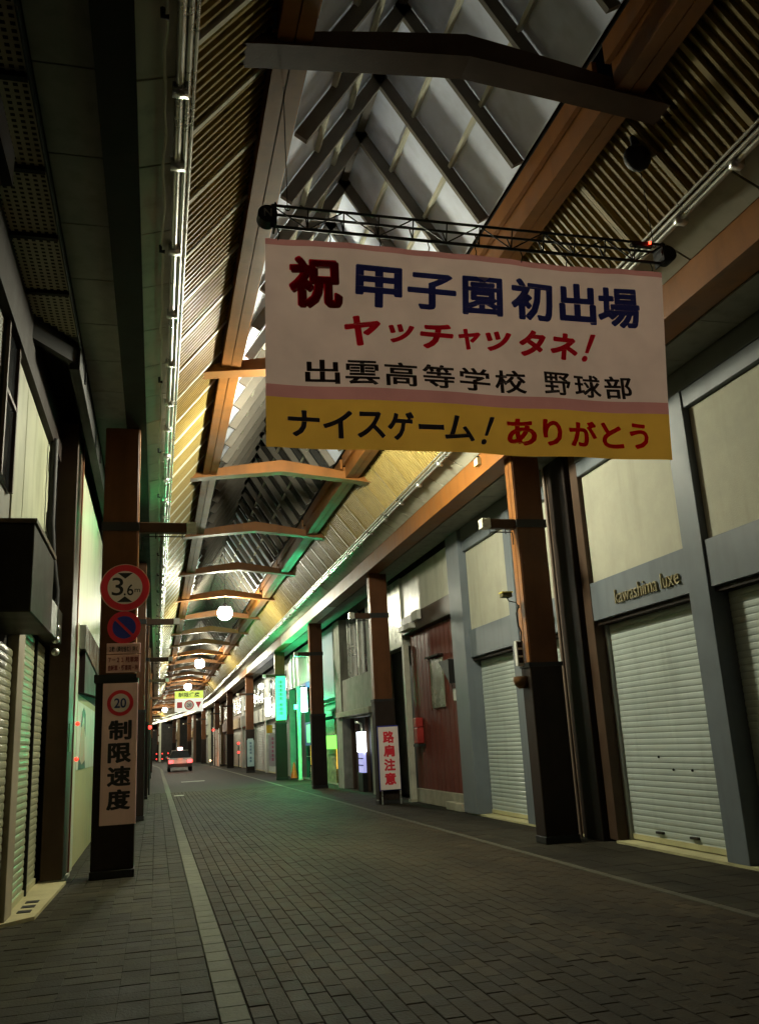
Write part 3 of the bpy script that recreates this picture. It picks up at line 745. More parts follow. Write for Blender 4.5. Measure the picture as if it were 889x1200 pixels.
boxo('case', 5.04, 5.15, 11.72, 11.80, 2.42, 2.78, mat('white_case', (.5,.5,.45), .5), t, .005)
for k in range(3): boxo('window', 5.06, 5.13, 11.712, 11.719, 2.46+k*.11, 2.54+k*.11, darkbrown, t)
t = thing('fascia_spotlight', (4.98, 12.4, 5.7), 'small square cream light fitting on the orange fascia under the banner', 'light fitting')
boxo('case', 4.93, 4.998, 12.35, 12.5, 5.68, 5.80, mat('cream_case', (.75,.68,.40), .4), t, .005); boxo('bracket', 4.95, 4.99, 12.4, 12.44, 5.80, 5.84, black, t)

# ------------------------------------------------------------------ right hand buildings
def shutter(parent, x, y0, y1, z0, z1, m, pitch=.075, single=True, sign=-1):
    """roller shutter lying in plane x, face towards sign*x"""
    n = int((z1-z0)/pitch); root = MB().box(*sorted((x, x-sign*.03)), y0, y1, z0, z1).build('roller_shutter', m, parent, (x, (y0+y1)/2, z0))
    prof = [(sign*.001, 0), (sign*.006, .010), (sign*.0085, .034), (sign*.006, .060), (sign*.001, .069)]
    b = MB(); b.prism([(p[0], p[1]*pitch/.075) for p in prof]+[(-sign*.004, .068*pitch/.075), (-sign*.004, 0)], 'z', 0, 1)
    # prism in (x,z) along y
    b = MB(); b.prism([(p[0], p[1]*pitch/.075) for p in prof]+[(-sign*.004, .068*pitch/.075), (-sign*.004, 0)], 'y', y0-(y0+y1)/2, y1-(y0+y1)/2)
    if single:
        me = bpy.data.meshes.new('shutter_slat'); me.from_pydata(b.v, [], b.f)
        bm = bmesh.new(); bm.from_mesh(me); bmesh.ops.recalc_face_normals(bm, faces=bm.faces); bm.to_mesh(me); bm.free(); me.materials.append(m)
        for i in range(n): put('shutter_slat', me, root, (x+random.uniform(-.0015,.0015), (y0+y1)/2, z0+.003+i*(z1-z0)/n))
    else:
        mb = MB()
        for i in range(n): mb.add([(v[0]+x, v[1]+(y0+y1)/2, v[2]+z0+.003+i*(z1-z0)/n) for v in b.v], b.f)
        mb.build('shutter_slats', m, root, (x, (y0+y1)/2, z0))['kind'] = 'stuff'
    boxo('bottom_bar', *sorted((x+sign*.022, x-sign*.01)), y0+.005, y1-.005, z0-.005, z0+.06, mat('shutter_bottom_bar', (.42,.40,.22), .5), root)
    return root
K = thing('shop_building', (6.3, 8, 0), 'grey blue framed shop with large pale shutters and kawashima luxe lettering', 'building')
boxo('wall', 6.3, 9, -1.5, 11.35, 0, 6.15, wall_dark, K)
def kframe(B, posts, y0, y1, zt=5.15):
    for a, b in posts: boxo('post', 5.97, 6.299, a, b, .03, zt+.0, bluegrey, B, .006)
    es = [y0]+[q for p in posts for q in p]+[y1]
    for a, b in zip(es[::2], es[1::2]):
        if b-a < .2: continue
        boxo('band', 6.0, 6.297, a+.002, b-.002, 2.96, 3.50, bluegrey, B, .006)
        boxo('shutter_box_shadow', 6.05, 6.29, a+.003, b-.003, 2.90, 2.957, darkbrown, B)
        boxo('wall_panel', 6.06, 6.298, a+.004, b-.004, 3.505, zt-.22, stucco, B, .004)
        boxo('top_band', 5.99, 6.296, a+.002, b-.002, zt-.215, zt+.0, bluegrey, B, .006)
    boxo('frieze', 5.98, 6.29, y0, y1, zt+.005, zt+.40, mat('dark_grey_frieze', (.10,.105,.10), .6), B)
kframe(K, [(-1.0,-.6), (3.4, 3.8), (8.36, 8.74)], -1.4, 11.12, 5.32)
boxo('door_jamb', 5.99, 6.299, 11.12, 11.34, .03, 5.5, brownpost, K, .005)
for a, b, sg in ((-.6, 3.4, False), (3.8, 8.36, True), (8.74, 11.12, True)): shutter(K, 6.21, a+.01, b-.01, .05, 2.90, shutter_m, .075, sg)
boxo('sill', 5.96, 6.30, -1.3, 11.12, 0, .03, mat('pale_sill', (.38,.36,.20), .7), K)
lk = mat('bronze_lettering', (.30,.26,.15), .35, met=.5)
letter('lettering', 'kawashima luxe', lk, K, (5.999, 10.42, 3.10), (0,-1,0), (0,0,1), 1.52, .19, -.004, .03)
for (yy, zz) in ((10.2, 1.1), (9.9, .95), (9.5, .95)): MB().sphere((6.19, yy, zz), .016, 8, 5).build('shutter_knob', black, K, (6.19, yy, zz))
for yy in (9.55, 10.3): boxo('shutter_handle', 6.165, 6.205, yy, yy+.16, .16, .19, black, K, .004)
for yy in (8.75, 11.07): boxo('guide_rail', 6.15, 6.22, yy, yy+.045, .03, 2.9, silver_dull, K)
K2 = thing('shop_building', (6.3, 14.5, 0), 'second grey blue framed shop front behind the nearest right pillar', 'building')
boxo('wall', 6.3, 9, 11.95, 17.35, 0, 6.15, wall_dark, K2)
kframe(K2, [(13.75, 14.05)], 12.15, 16.25, 5.32)
boxo('end_post', 5.9, 6.299, 16.25, 17.0, .03, 5.75, bluegrey, K2, .006)
boxo('end_post', 5.97, 6.297, 11.95, 12.14, .03, 5.75, brownpost, K2, .006)
for a, b in ((12.15, 13.75), (14.05, 16.25)): shutter(K2, 6.21, a+.01, b-.01, .05, 2.90, shutter_m, .075, True)
boxo('sill', 5.96, 6.30, 12.0, 17, 0, .03, MATS['pale_sill'], K2)
letter('lettering', 'luxe', lk, K2, (5.999, 12.8, 3.12), (0,-1,0), (0,0,1), .45, .18, -.004, .03)
t = thing('drain_post', (5.93, 11.65, 0), 'dark full height drain post in the gap between the two grey blue shops', 'post')
boxo('casing', 5.90, 6.12, 11.36, 11.93, 0, 5.55, darkbrown, t, .01); MB().tube([(5.86, 11.94, 0), (5.86, 11.94, 5.5)], .03, 8).build('pipe', mat('grey_brown_pipe', (.16,.12,.09), .4), t, (5.86,11.9,0))
boxo('gap_lining', 6.13, 9, 11.37, 11.93, 0, 6.1, black, t)

# red clad house
Rb = thing('red_clad_house', (6.2, 19, 0), 'narrow house with ribbed red brown cladding, small window and concrete footing', 'building')
boxo('wall', 6.26, 9, 17.36, 21.0, 0, 6.15, wall_dark, Rb)
boxo('footing', 6.1, 6.259, 17.36, 20.95, 0, .32, concrete, Rb, .01); boxo('step', 5.95, 6.09, 17.3, 18.3, 0, .16, concrete, Rb, .01)
ybd = 17.36; 
while ybd < 20.9:
    x = 6.162 if int(round((ybd-17.36)/.15)) % 2 else 6.157
    boxo('cladding_board', x, 6.258, ybd+.004, ybd+.146, .325, 3.98, redclad, Rb, .004); ybd += .15
boxo('eave_board', 6.0, 6.257, 17.2, 21.1, 4.0, 4.42, mat('brown_eave_board', (.055,.035,.025), .5), Rb, .008)
ybd = 17.25; lp = mat('pale_ribbed_sheet', (.46,.46,.38), .35, var=.12, dirt=.3)
while ybd < 21.3:
    boxo('upper_sheet', 6.08, 6.256, ybd+.003, ybd+.117, 4.425, 5.5, lp, Rb, .008); ybd += .12
wn = boxo('window', 6.12, 6.156, 18.45, 19.35, 2.12, 3.2, mat('greenish_pane', (.20,.22,.16), .25), Rb); boxo('frame', 6.10, 6.13, 19.351, 19.40, 2.08, 3.24, redclad, wn); boxo('hood', 6.02, 6.15, 18.4, 19.4, 3.24, 3.28, darkbrown, wn)
MB().prism([(17.35, 3.05), (18.0, 3.05), (17.35, 2.55)], 'x', 5.9, 6.15).build('door_hood', black, Rb, (6.0, 17.7, 2.8))
boxo('lamp_box', 6.05, 6.15, 17.5, 17.62, 2.2, 2.45, mat('white_case', (.5,.5,.45), .5), Rb, .01)
boxo('aircon_bracket', 5.85, 6.07, 19.9, 20.9, 4.05, 4.18, mat('white_case', (.5,.5,.45), .5), Rb, .01); boxo('junction_box', 5.88, 5.98, 19.3, 19.8, 4.18, 4.4, mat('white_case', (.5,.5,.45), .5), Rb, .01)
t = thing('post_box', (6.05, 20.4, 1.5), 'small red wall box on the red clad house', 'box')
boxo('body', 5.98, 6.15, 20.2, 20.5, 1.35, 1.72, mat('red_box_paint', (.30,.03,.025), .4), t, .02); boxo('tray', 5.97, 6.15, 20.15, 20.55, 1.28, 1.34, black, t)
boxo('lid', 5.97, 6.15, 20.22, 20.48, 1.73, 1.95, mat('red_box_paint', (.30,.03,.025), .4), t, .02)
t = thing('white_post', (6.0, 21.1, 0), 'slim pale post at the mouth of the dark alley', 'post')
boxo('shaft', 5.98, 6.12, 20.98, 21.15, 0, 3.75, mat('pale_post_paint', (.42,.41,.33), .5), t, .01); boxo('foot', 5.95, 6.15, 20.95, 21.18, 0, .06, concrete, t)
t = thing('alley_gate_house', (6.3, 22.3, 0), 'silver ribbed upper wall over a dark passage behind the second pillar', 'building')
boxo('wall', 6.6, 9, 21.2, 24.4, 0, 6.15, black, t)
yy = 21.2
while yy < 23.9: boxo('ribbed_sheet', 6.02, 6.3, yy+.004, yy+.096, 3.75, 5.5, mat('bare_ribbed_steel', (.50,.51,.44), .3, met=.4, dirt=.2), t, .01); yy += .1

# concrete shop with upstairs window
Cb = thing('concrete_shop', (6.2, 27.5, 0), 'grey concrete shop with dark upstairs window and black shop front', 'building')
boxo('wall', 6.6, 9, 24.41, 29.84, 0, 6.15, wall_grey, Cb)
boxo('corner_pier', 5.95, 6.6, 28.75, 29.8, 0, 5.5, wall_grey, Cb, .01); boxo('corner_pier', 5.98, 6.6, 24.42, 24.9, 0, 5.5, wall_grey, Cb, .01)
boxo('spandrel', 6.0, 6.6, 24.91, 28.74, 2.2, 3.45, wall_grey, Cb, .01); boxo('canopy_ledge', 5.85, 6.0, 24.5, 29.3, 2.25, 2.42, concrete, Cb, .01)
w1 = boxo('window', 6.25, 6.3, 24.91, 28.74, 3.46, 5.5, glass_d, Cb)
for yy in (25.4, 26.8, 27.9, 28.3): boxo('mullion', 6.15, 6.25, yy, yy+.09, 3.46, 5.5, silver, w1)
boxo('pane_backing', 6.31, 6.33, 24.91, 28.74, 3.46, 5.5, wall_grey, w1)
boxo('shop_front', 6.3, 6.35, 24.91, 28.74, .02, 2.19, black, Cb)
for yy in (25.1, 26.5, 27.9, 28.5): boxo('door_post', 6.2, 6.3, yy, yy+.06, .0, 2.19, brownpost, Cb)
t = thing('lit_display', (6.0, 26.6, 0), 'tall narrow lit display case glowing bluish white in the concrete shop doorway', 'display')
boxo('light_box', 6.05, 6.17, 26.35, 27.1, 1.15, 1.75, emit('display_white', (.85,.92,1), 6), t); boxo('lower_panel', 6.07, 6.17, 26.45, 27.05, .55, 1.14, emit('display_violet', (.45,.45,.85), .8), t)
boxo('stand', 6.03, 6.19, 26.4, 27.05, 0, .54, black, t, .01)
for z in (.75, .95): boxo('shelf', 6.05, 6.068, 26.4, 27.05, z, z+.03, black, t)
MB().tube([(6.1,26.6,1.76),(6.1,26.6,1.98),(6.02,26.75,2.04),(6.02,27.0,2.04)], .035, 8).build('lamp_hood', silver, t, (6.1,26.7,1.9))

# green lit shop
Gb = thing('green_lit_shop', (6.3, 36, 0), 'shop with open front glowing green and yellow behind the third pillar', 'building')
boxo('wall', 7.6, 9, 29.85, 41.6, 0, 6.15, wall_grey, Gb)
boxo('upper_wall', 6.05, 7.6, 33.2, 41.3, 3.95, 5.5, mat('pale_metal_wall', (.40,.42,.36), .4, var=.15, dirt=.25), Gb, .01)
boxo('blue_band', 6.0, 6.3, 29.9, 33.19, 3.0, 5.5, mat('slate_blue_panel', (.14,.20,.24), .5), Gb, .01)
boxo('sign_band', 6.0, 6.3, 33.2, 38, 3.75, 3.94, mat('blue_sign_band', (.03,.06,.30), .4), Gb)
boxo('floor_slab', 6.3, 7.6, 29.9, 41.6, 0, .06, concrete, Gb)
boxo('ceiling', 6.31, 7.6, 29.95, 41.5, 2.9, 2.95, wall_grey, Gb)
boxo('dark_partition', 6.35, 7.55, 38.6, 41.5, .06, 2.89, mat('dark_green_wall', (.03,.06,.05), .5), Gb)
for yy in (40.2, 39.2): boxo('ribbed_strip', 6.0, 6.05, yy, yy+.12, 3.95, 5.5, silver, Gb)
t = thing('green_post', (5.92, 37.9, 0), 'pale green lit post in front of the glowing shop', 'post')
boxo('shaft', 5.88, 6.02, 37.8, 38.0, 0, 3.9, mat('pale_green_paint', (.25,.62,.42), .4), t, .01); boxo('foot', 5.85, 6.05, 37.77, 38.03, 0, .06, concrete, t)
t = thing('lit_box_sign', (5.85, 36.2, 3.4), 'tall glowing white box sign with green halo beside the third pillar', 'sign')
boxo('light_face', 5.78, 6.0, 35.9, 36.1, 2.75, 3.72, emit('sign_white_green', (.6, 1, .85), 14), t)
boxo('frame', 5.76, 6.02, 36.101, 36.14, 2.70, 3.78, black, t)
gl = bpy.data.lights.new('green_light', 'POINT'); gl.energy = 1050; gl.color = (.02, 1, .32); gl.shadow_soft_size = .15
go = bpy.data.objects.new('green_light', gl); COL.objects.link(go); go.parent = t; go.location = (-.35, -.5, -.45)
MB().tube([(5.5,35.7,2.86),(5.5,35.7,3.04)], .07, 10).build('green_tube', emit('green_neon', (.05,1,.35), 12), t, (5.5,35.7,2.95))
t = thing('shop_awning', (6.2, 32.6, 2.6), 'bright green awning lit from inside, right of the third pillar', 'awning')
MB().prism([(5.85, 2.55), (6.4, 2.9), (6.4, 2.84), (5.87, 2.49)], 'y', 29.9, 33.4).build('sheet', mat('green_awning', (.10,.55,.30), .5), t, (6.1,32.6,2.7))
boxo('valance', 5.84, 5.86, 29.9, 33.4, 2.36, 2.54, mat('green_awning', (.10,.55,.30), .5), t)
t = thing('lime_sign', (6.1, 32, 1.6), 'glowing lime green panel under the green awning', 'sign'); boxo('panel', 6.1, 6.14, 30.0, 33.0, 1.25, 1.72, emit('lime_glow', (.25,1,.12), 1.1), t); boxo('edge_rail', 6.09, 6.15, 30.0, 33.0, 1.721, 1.76, silver, t)
boxo('shelf_goods', 6.3, 7.3, 31.8, 33.6, .07, 2.3, mat('mixed_goods', (.22,.24,.12), .5, var=.8, scale=6), Gb)
def vend(y0, col, label, em):
    t = thing('vending_machine', (6.5, y0, 0), label, 'vending machine', 'vending machines in the lit shop')
    boxo('cabinet', 6.35, 7.0, y0, y0+.95, .07, 1.75, mat('cabinet_'+label.split()[0], col, .4), t, .02)
    boxo('display_window', 6.335, 6.349, y0+.06, y0+.89, .55, 1.62, em, t); boxo('slot', 6.335, 6.349, y0+.2, y0+.75, .2, .4, black, t)
vend(30.9, (.65,.32,.02), 'orange vending machine right of the third pillar', emit('warm_window', (1,.55,.08), 2.5))
vend(35.2, (.7,.45,.03), 'yellow vending machine just left of the third pillar', emit('yellow_window', (1,.60,.05), 2.5))
vend(36.5, (.7,.45,.04), 'amber vending machine beside the green post', emit('yellow_window', (1,.60,.05), 2.5))
t = thing('poster_frame', (6.1, 36.8, 1.9), 'blue framed white poster above the yellow machines', 'poster')
boxo('frame', 6.20, 6.24, 36.2, 37.9, 1.4, 2.35, mat('blue_sign_band', (.03,.06,.30), .4), t); boxo('sheet', 6.18, 6.199, 36.4, 37.4, 1.52, 2.25, mat('white_sheet', (.7,.7,.66), .5), t)
t = thing('bicycle', (5.95, 34.6, 0), 'parked silver bicycle in front of the vending machines', 'bicycle')
for yy in (34.1, 35.1):
    wh = MB().tube([(5.95, yy+.32*math.cos(a*math.pi/12), .33+.32*math.sin(a*math.pi/12)) for a in range(25)], .018, 6).build('wheel', black, t, (5.95, yy, .33))
    for k in range(6): MB().tube([(5.95, yy-.31*math.cos(k*math.pi/6), .33-.31*math.sin(k*math.pi/6)), (5.95, yy+.31*math.cos(k*math.pi/6), .33+.31*math.sin(k*math.pi/6))], .003, 4).build('spoke', silver, wh, (5.95, yy, .33))
MB().tube([(5.95,34.1,.33),(5.95,34.45,.36),(5.95,34.35,.8),(5.95,34.9,.85),(5.95,34.45,.36)], .016, 6).tube([(5.95,35.1,.33),(5.95,34.88,.95)], .014, 6).build('frame', silver, t, (5.95,34.6,.4))
MB().tube([(5.75,34.9,1.0),(5.95,34.86,.97),(6.15,34.9,1.0)], .012, 6).build('handlebar', silver, t, (5.95,34.9,1)); boxo('saddle', 5.88, 6.02, 34.2, 34.45, .86, .91, black, t, .015)
t = thing('traffic_cone', (5.95, 39.6, 0), 'orange traffic cone at the foot of the dark shop wall', 'cone')
MB().tube([(5.95,39.6,.04),(5.95,39.6,.7)], [.16,.03], 12).build('cone', mat('cone_orange', (.75,.12,.02), .5), t, (5.95,39.6,0)); boxo('foot', 5.75, 6.15, 39.4, 39.8, 0, .04, black, t)

# sign plates on the far right pillars; their unreadable print is built as small stroke marks
def mini_sign(yf, x0, x1, z0, z1, m, mk, label, groups):
    t = thing('vertical_sign', ((x0+x1)/2, yf, z0), label, 'sign'); boxo('sign_face', x0, x1, yf-.05, yf, z0, z1, m, t, .01)
    boxo('top_cap', x0+.04, x1-.04, yf-.045, yf-.005, z1+.001, z1+.08, m, t)
    w_ = (x1-x0); xc = (x0+x1)/2; z = z1-.12; st = (z1-z0-.2)/sum(g_+.6 for g_ in groups)
    for g_ in groups:
        for _ in range(g_):
            mb = MB(); h = st*.7
            for q in range(3): mb.box(xc-w_*.22, xc+w_*.22, yf-.056, yf-.051, z-h*(q+1)/3+.01, z-h*q/3-h*.16)
            mb.box(xc-.02, xc+.02, yf-.0562, yf-.0512, z-h, z); mb.build('character_mark', mk, t, (xc, yf, z)); z -= st
        z -= st*.6
    return t
mini_sign(39.9-.46, 5.17, 5.64, 2.55, 4.40, emit('green_sign_face', (.10, .95, .50), .75), mat('dark_green_print', (.01,.08,.05), .5), 'lit green vertical sign with dark characters on a right hand pillar', (5, 3))
mini_sign(53.4-.46, 5.2, 5.6, .35, 1.85, mat('pale_blue_plate', (.30,.42,.42), .5), mat('blue_print', (.02,.06,.14), .5), 'pale blue vertical plate low on a right hand pillar', (4, 2))
# striped guard
t = thing('striped_guard', (5.7, 42, 0), 'yellow and black striped corner guard beside the pillar with the green sign', 'guard')
for k in range(9): MB().prism([(5.56, .15+k*.17), (5.76, .22+k*.17), (5.76, .39+k*.17), (5.56, .32+k*.17)], 'y', 42.0, 42.1).build('stripe', mat('guard_yellow', (.7,.45,.03), .5) if k % 2 else black, t, (5.66, 42, .15+k*.17))

# far right buildings
def generic(side, y0, y1, wall, label, sh=None, up=None, pan=True):
    """a plain arcade shop front: piers, shutter, fascia, upper windows"""
    o = off((y0+y1)/2); s = side; xf = (6.1 if s > 0 else -1.37)+o; xb = xf+s*3
    t = thing('shop_building', (xf, (y0+y1)/2, 0), label, 'building')
    def B(name, d0, d1, a, b, z0, z1, m, par=t, bevel=0): 
        return boxo(name, *sorted((xf+s*d0, xf+s*d1)), a, b, z0, z1, m, par, bevel)
    B('wall', .3, 3, y0, y1, 0, 6.12, wall_dark)
    B('pier', 0, .298, y0+.02, y0+.35, 0, 5.5, wall); B('pier', 0, .298, y1-.35, y1-.02, 0, 5.5, wall)
    B('signboard', -.12, .25, y0+.36, y1-.36, 2.85, 3.6, up or wall, t, .01)
    B('upper_wall', .02, .297, y0+.36, y1-.36, 3.61, 5.5, wall)
    a = y0+.8
    while a+1.2 < y1-.4:
        w_ = B('window', -.0, .018, a, a+1.1, 3.95, 5.0, glass_d); B('frame', -.03, -.002, a+.52, a+.58, 3.95, 5.0, silver, w_); B('sill', -.06, .0, a-.05, a+1.15, 3.88, 3.945, concrete, w_); a += 1.9
    a = y0+.36; n = max(1, int((y1-y0-.7)/3)); L = (y1-y0-.72)/n
    for k in range(n): shutter(t, xf+s*.14, a+k*L+.03, a+(k+1)*L-.03, .02, 2.84, sh or shutter_b, .1, False, -s)
    return t
W = [wall_white, wall_grey, mat('ochre_wall', (.34,.24,.13), .6, dirt=.3), mat('pinkish_wall', (.40,.26,.22), .6, dirt=.3), mat('brown_tile_wall', (.18,.09,.05), .5, dirt=.3), mat('pale_panel_wall', (.52,.52,.46), .5, dirt=.3)]
fr = [(41.61, 51.4, W[5], 'pale shop with shuttered front beside the glowing white wall lamp'), (51.41, 58.0, W[1], 'grey shop with white shutters past the blue plated pillar'),
      (58.01, 66.0, W[5], 'pale panelled shop in the middle distance on the right'), (66.01, 75, W[4], 'brown tiled shop level with the white car'), (75.01, 84, W[3], 'pinkish shop past the white car'),
      (84.01, 95, W[2], 'ochre shop far down the right side'), (95.01, 107, W[0], 'off white shop far down the right side'), (107.01, 120, W[4], 'brown shop at the start of the far bend'),
      (120.01, 134, W[2], 'ochre shop on the far bend'), (134.01, 150, W[0], 'last pale shop on the far bend')]
for i, (a, b, m, la) in enumerate(fr): generic(1, a, b, m, la, shutter_m if i < 3 else shutter_b, [None, W[5], None, W[2]][i % 4])
t = thing('wall_lamp', (5.8, 47.3, 3.5), 'glowing white wall lamp left of the green vertical sign', 'lamp')
boxo('light_box', 5.62, 5.86, 46.9, 47.1, 3.0, 3.95, emit('white_glow', (.95,.97,1), 9), t, .03); boxo('bracket', 5.86, 6.0, 46.95, 47.05, 3.4, 3.5, black, t)
pl = bpy.data.lights.new('wall_light', 'POINT'); pl.energy = 60; pl.color = (.95,.97,1); pl.shadow_soft_size = .2
po = bpy.data.objects.new('wall_light', pl); COL.objects.link(po); po.parent = t; po.location = (-.25, -.5, 0)
t = thing('upper_wall_lamp', (5.8, 50, 5.0), 'small white lamp high on the pale shop wall', 'lamp'); MB().sphere((5.75, 50.0, 4.75), .17, 12, 8).build('globe', emit('white_glow', (.95,.97,1), 9), t, (5.75,50,4.75)); boxo('bracket', 5.85, 6.0, 49.95, 50.05, 4.7, 4.8, black, t)
mini_sign(46.0, 5.62, 6.02, .45, 2.0, mat('lilac_plate', (.45,.38,.45), .5), mat('magenta_print', (.45,.03,.16), .5), 'lilac vertical sign with magenta characters below the white lamp', (6,))
t = thing('small_yellow_sign', (5.7, 45.8, 2.3), 'small dark yellow sign under the white wall lamp', 'sign'); boxo('sign_face', 5.5, 5.8, 45.75, 45.8, 2.1, 2.5, mat('guard_yellow', (.7,.45,.03), .5), t, .01); boxo('bracket', 5.8, 6.0, 45.77, 45.79, 2.28, 2.32, black, t)

# ------------------------------------------------------------------ left hand buildings
L1 = thing('shuttered_shop', (-1.6, 9, 0), 'near left shop with greenish shutter, box awning and pale upper wall', 'building')
boxo('wall', -5, -1.45, -1.5, 11.85, 0, 6.28, wall_dark, L1)
boxo('beige_pier', -1.45, -1.34, 9.3, 9.72, 0, 2.90, mat('beige_pier_paint', (.30,.26,.17), .6, dirt=.3), L1, .005)
shutter(L1, -1.40, 9.73, 10.86, .04, 2.86, shutter_g, .075, True, 1); shutter(L1, -1.40, 10.92, 11.84, .04, 2.86, shutter_g, .075, True, 1)
boxo('shutter_track', -1.44, -1.36, 10.865, 10.915, 0, 2.88, black, L1)
shutter(L1, -1.40, 5.5, 9.28, .04, 2.55, shutter_g, .075, False, 1)
bxm = mat('dark_grey_awning_box', (.040,.036,.026), spec=.12, rough=.5, var=.3, dirt=.4)
boxo('awning_box', -1.9, -1.03, 7.65, 9.15, 2.68, 3.44, bxm, L1, .01); boxo('awning_box', -1.449, -1.20, 9.16, 11.84, 2.89, 3.30, bxm, L1, .01)
boxo('awning_trim', -1.92, -1.01, 7.63, 9.17, 3.441, 3.48, mat('brown_trim', (.12,.09,.05), spec=.12, rough=.5), L1)
pw = mat('pale_upper_panel', (.40,.42,.28), .5, var=.2, scale=1.5, dirt=.4)
for a, b in ((8.55, 9.2), (9.22, 11.0), (11.05, 11.45)): boxo('upper_panel', -1.448, -1.37, a, b-.01, 3.46, 5.35, pw, L1, .004)
boxo('upper_panel', -1.448, -1.385, 5.5, 8.54, 3.49, 5.9, mat('dim_upper_panel', (.16,.16,.12), .6, dirt=.4), L1, .004)
w_ = boxo('upper_window', -1.43, -1.36, 7.7, 8.35, 3.9, 5.6, glass_d, L1); 
for yy in (7.7, 8.3): boxo('frame', -1.36, -1.33, yy, yy+.05, 3.9, 5.6, mat('bronze_frame', (.09,.06,.04), .4), w_)
boxo('frame', -1.36, -1.335, 7.75, 8.3, 4.7, 4.74, MATS['bronze_frame'], w_)
boxo('upper_wall', -1.448, -1.30, 5.5, 11.84, 5.36, 6.0, darkbrown, L1)
for z in (5.0, 4.2): boxo('vent_hood', -1.37, -1.30, 11.12, 11.34, z, z+.28, mat('brown_trim', (.12,.09,.05), .5), L1, .01)
MB().tube([(-1.30, 11.02, 5.4), (-1.30, 11.02, 4.3), (-1.28, 11.1, 3.9), (-1.24, 11.3, 3.5), (-1.24, 11.3, 2.9)], .05, 8).build('downpipe', black, L1, (-1.3, 11.1, 4))
for z in (2.9, 2.75, 3.05): MB().sphere((-1.22, 11.4, z), .05, 8, 6).build('pipe_fitting', silver, L1, (-1.2, 11.4, z))
t = thing('clad_post', (-1.2, 12.2, 0), 'full height brown post between the two left buildings', 'post')
boxo('casing', -1.34, -1.08, 11.86, 12.62, .05, 5.94, brownpost, t, .01); boxo('edge_trim', -1.10, -1.065, 12.55, 12.65, .05, 5.94, mat('red_brown_trim', (.20,.08,.04), .4), t); boxo('foot', -1.36, -1.06, 11.855, 12.66, 0, .05, concrete, t)
boxo('plate', -1.079, -1.07, 12.0, 12.25, 1.55, 1.9, mat('beige_plate', (.26,.22,.12), .5), t)
ap = thing('doorstep', (-1.2, 10.5, 0), 'pale concrete doorstep with three dark grates before the left shutter', 'doorstep')
MB().prism([(-1.39, 9.2), (-1.10, 9.5), (-1.03, 11.84), (-1.39, 11.84)], 'z', .002, .035).build('slab', mat('step_concrete', (.42,.38,.20), .8, var=.2, dirt=.15, bump=.4), ap, (-1.2, 10.5, 0))
for yy in (9.75, 10.05, 10.35): boxo('grate', -1.30, -1.17, yy, yy+.14, .0355, .040, black, ap)
# green tube lamp on the far side of the left pillar
t = thing('green_tube_lamp', (-.58, 15.5, 5.5), 'green tube lamp hanging behind the left pillar, tinting the eave panels', 'lamp')
MB().tube([(-.58, 15.2, 5.5), (-.58, 15.8, 5.5)], .03, 8).build('tube', emit('green_tube_glow', (.03, 1, .30), 30), t, (-.58, 15.5, 5.5))
for yy in (15.2, 15.8): MB().tube([(-.58, yy, 5.53), (-.58, yy, 6.03)], .006, 5).build('hanger', black, t, (-.58, yy, 5.5))
# white building beyond
L2 = thing('smooth_white_building', (-1.3, 16, 0), 'smooth pale walled building with glossy canopy panel and poster, behind the left pillar', 'building')
boxo('wall', -5, -1.12, 12.67, 20.4, 0, 6.28, wall_dark, L2)
for a, b, z0, z1 in ((12.67, 16.4, 3.3, 5.5), (16.41, 20.4, 3.3, 5.5), (12.67, 13.05, .02, 3.29)): boxo('wall_panel', -1.119, -1.07, a, b-.012, z0, z1-.01, mat('smooth_pale_panel', (.42,.46,.32), .5, var=.12, dirt=.25), L2, .004)
boxo('lower_wall', -1.119, -1.09, 13.06, 20.4, .02, 2.35, mat('yellowish_wall', (.36,.34,.16), .6, var=.15, dirt=.2), L2)
MB().prism([(12.9, 3.29), (19.8, 3.29), (19.8, 2.62), (12.9, 2.95)], 'x', -1.118, -.98).build('glossy_canopy', mat('glossy_grey_panel', (.30,.32,.28), .12, met=.5), L2, (-1.0, 16, 3))
MB().prism([(13.2, 2.94), (19.5, 2.6), (13.2, 2.36)], 'x', -1.116, -1.0).build('canopy_underside', darkbrown, L2, (-1.05, 15, 2.6))
po_ = thing('wall_poster', (-1.08, 16, 1.3), 'pale poster of a standing long haired figure on the left wall', 'poster')
boxo('sheet', -1.089, -1.083, 13.25, 19.5, 1.30, 2.25, mat('poster_paper', (.55,.50,.42), .5), po_)
MB().prism([(13.8, 1.3), (14.9, 1.3), (14.75, 1.55), (14.6, 1.9), (14.35, 1.98), (14.0, 1.9), (13.75, 1.6)], 'x', -1.0825, -1.081).build('figure', mat('poster_skin', (.42,.24,.17), .5), po_, (-1.08, 14.3, 1.6))
MB().prism([(13.9, 1.9), (14.05, 2.14), (14.35, 2.21), (14.7, 2.12), (14.8, 1.78), (14.6, 1.9), (14.5, 2.05), (14.2, 2.08), (14.1, 1.92)], 'x', -1.0808, -1.079).build('hair', mat('poster_black', (.03,.02,.02), .5), po_, (-1.08, 14.3, 2))
MB().prism([(13.6, 1.3), (14.9, 1.3), (14.8, 1.42), (14.2, 1.36), (13.65, 1.48)], 'x', -1.0808, -1.079).build('skirt', mat('poster_black', (.03,.02,.02), .5), po_, (-1.08, 14.3, 1.35))
t = thing('reflector_pair', (-1.05, 13.0, 1.5), 'two small red reflectors on the edge of the pale left building', 'reflector')
for z in (1.92, 1.45): MB().sphere((-1.045, 12.85, z), .028, 10, 6).build('reflector', emit('red_led', (1, .03, .01), 14) if False else emit('red_reflector', (1,.04,.02), 2.5), t, (-1.05, 12.85, z))
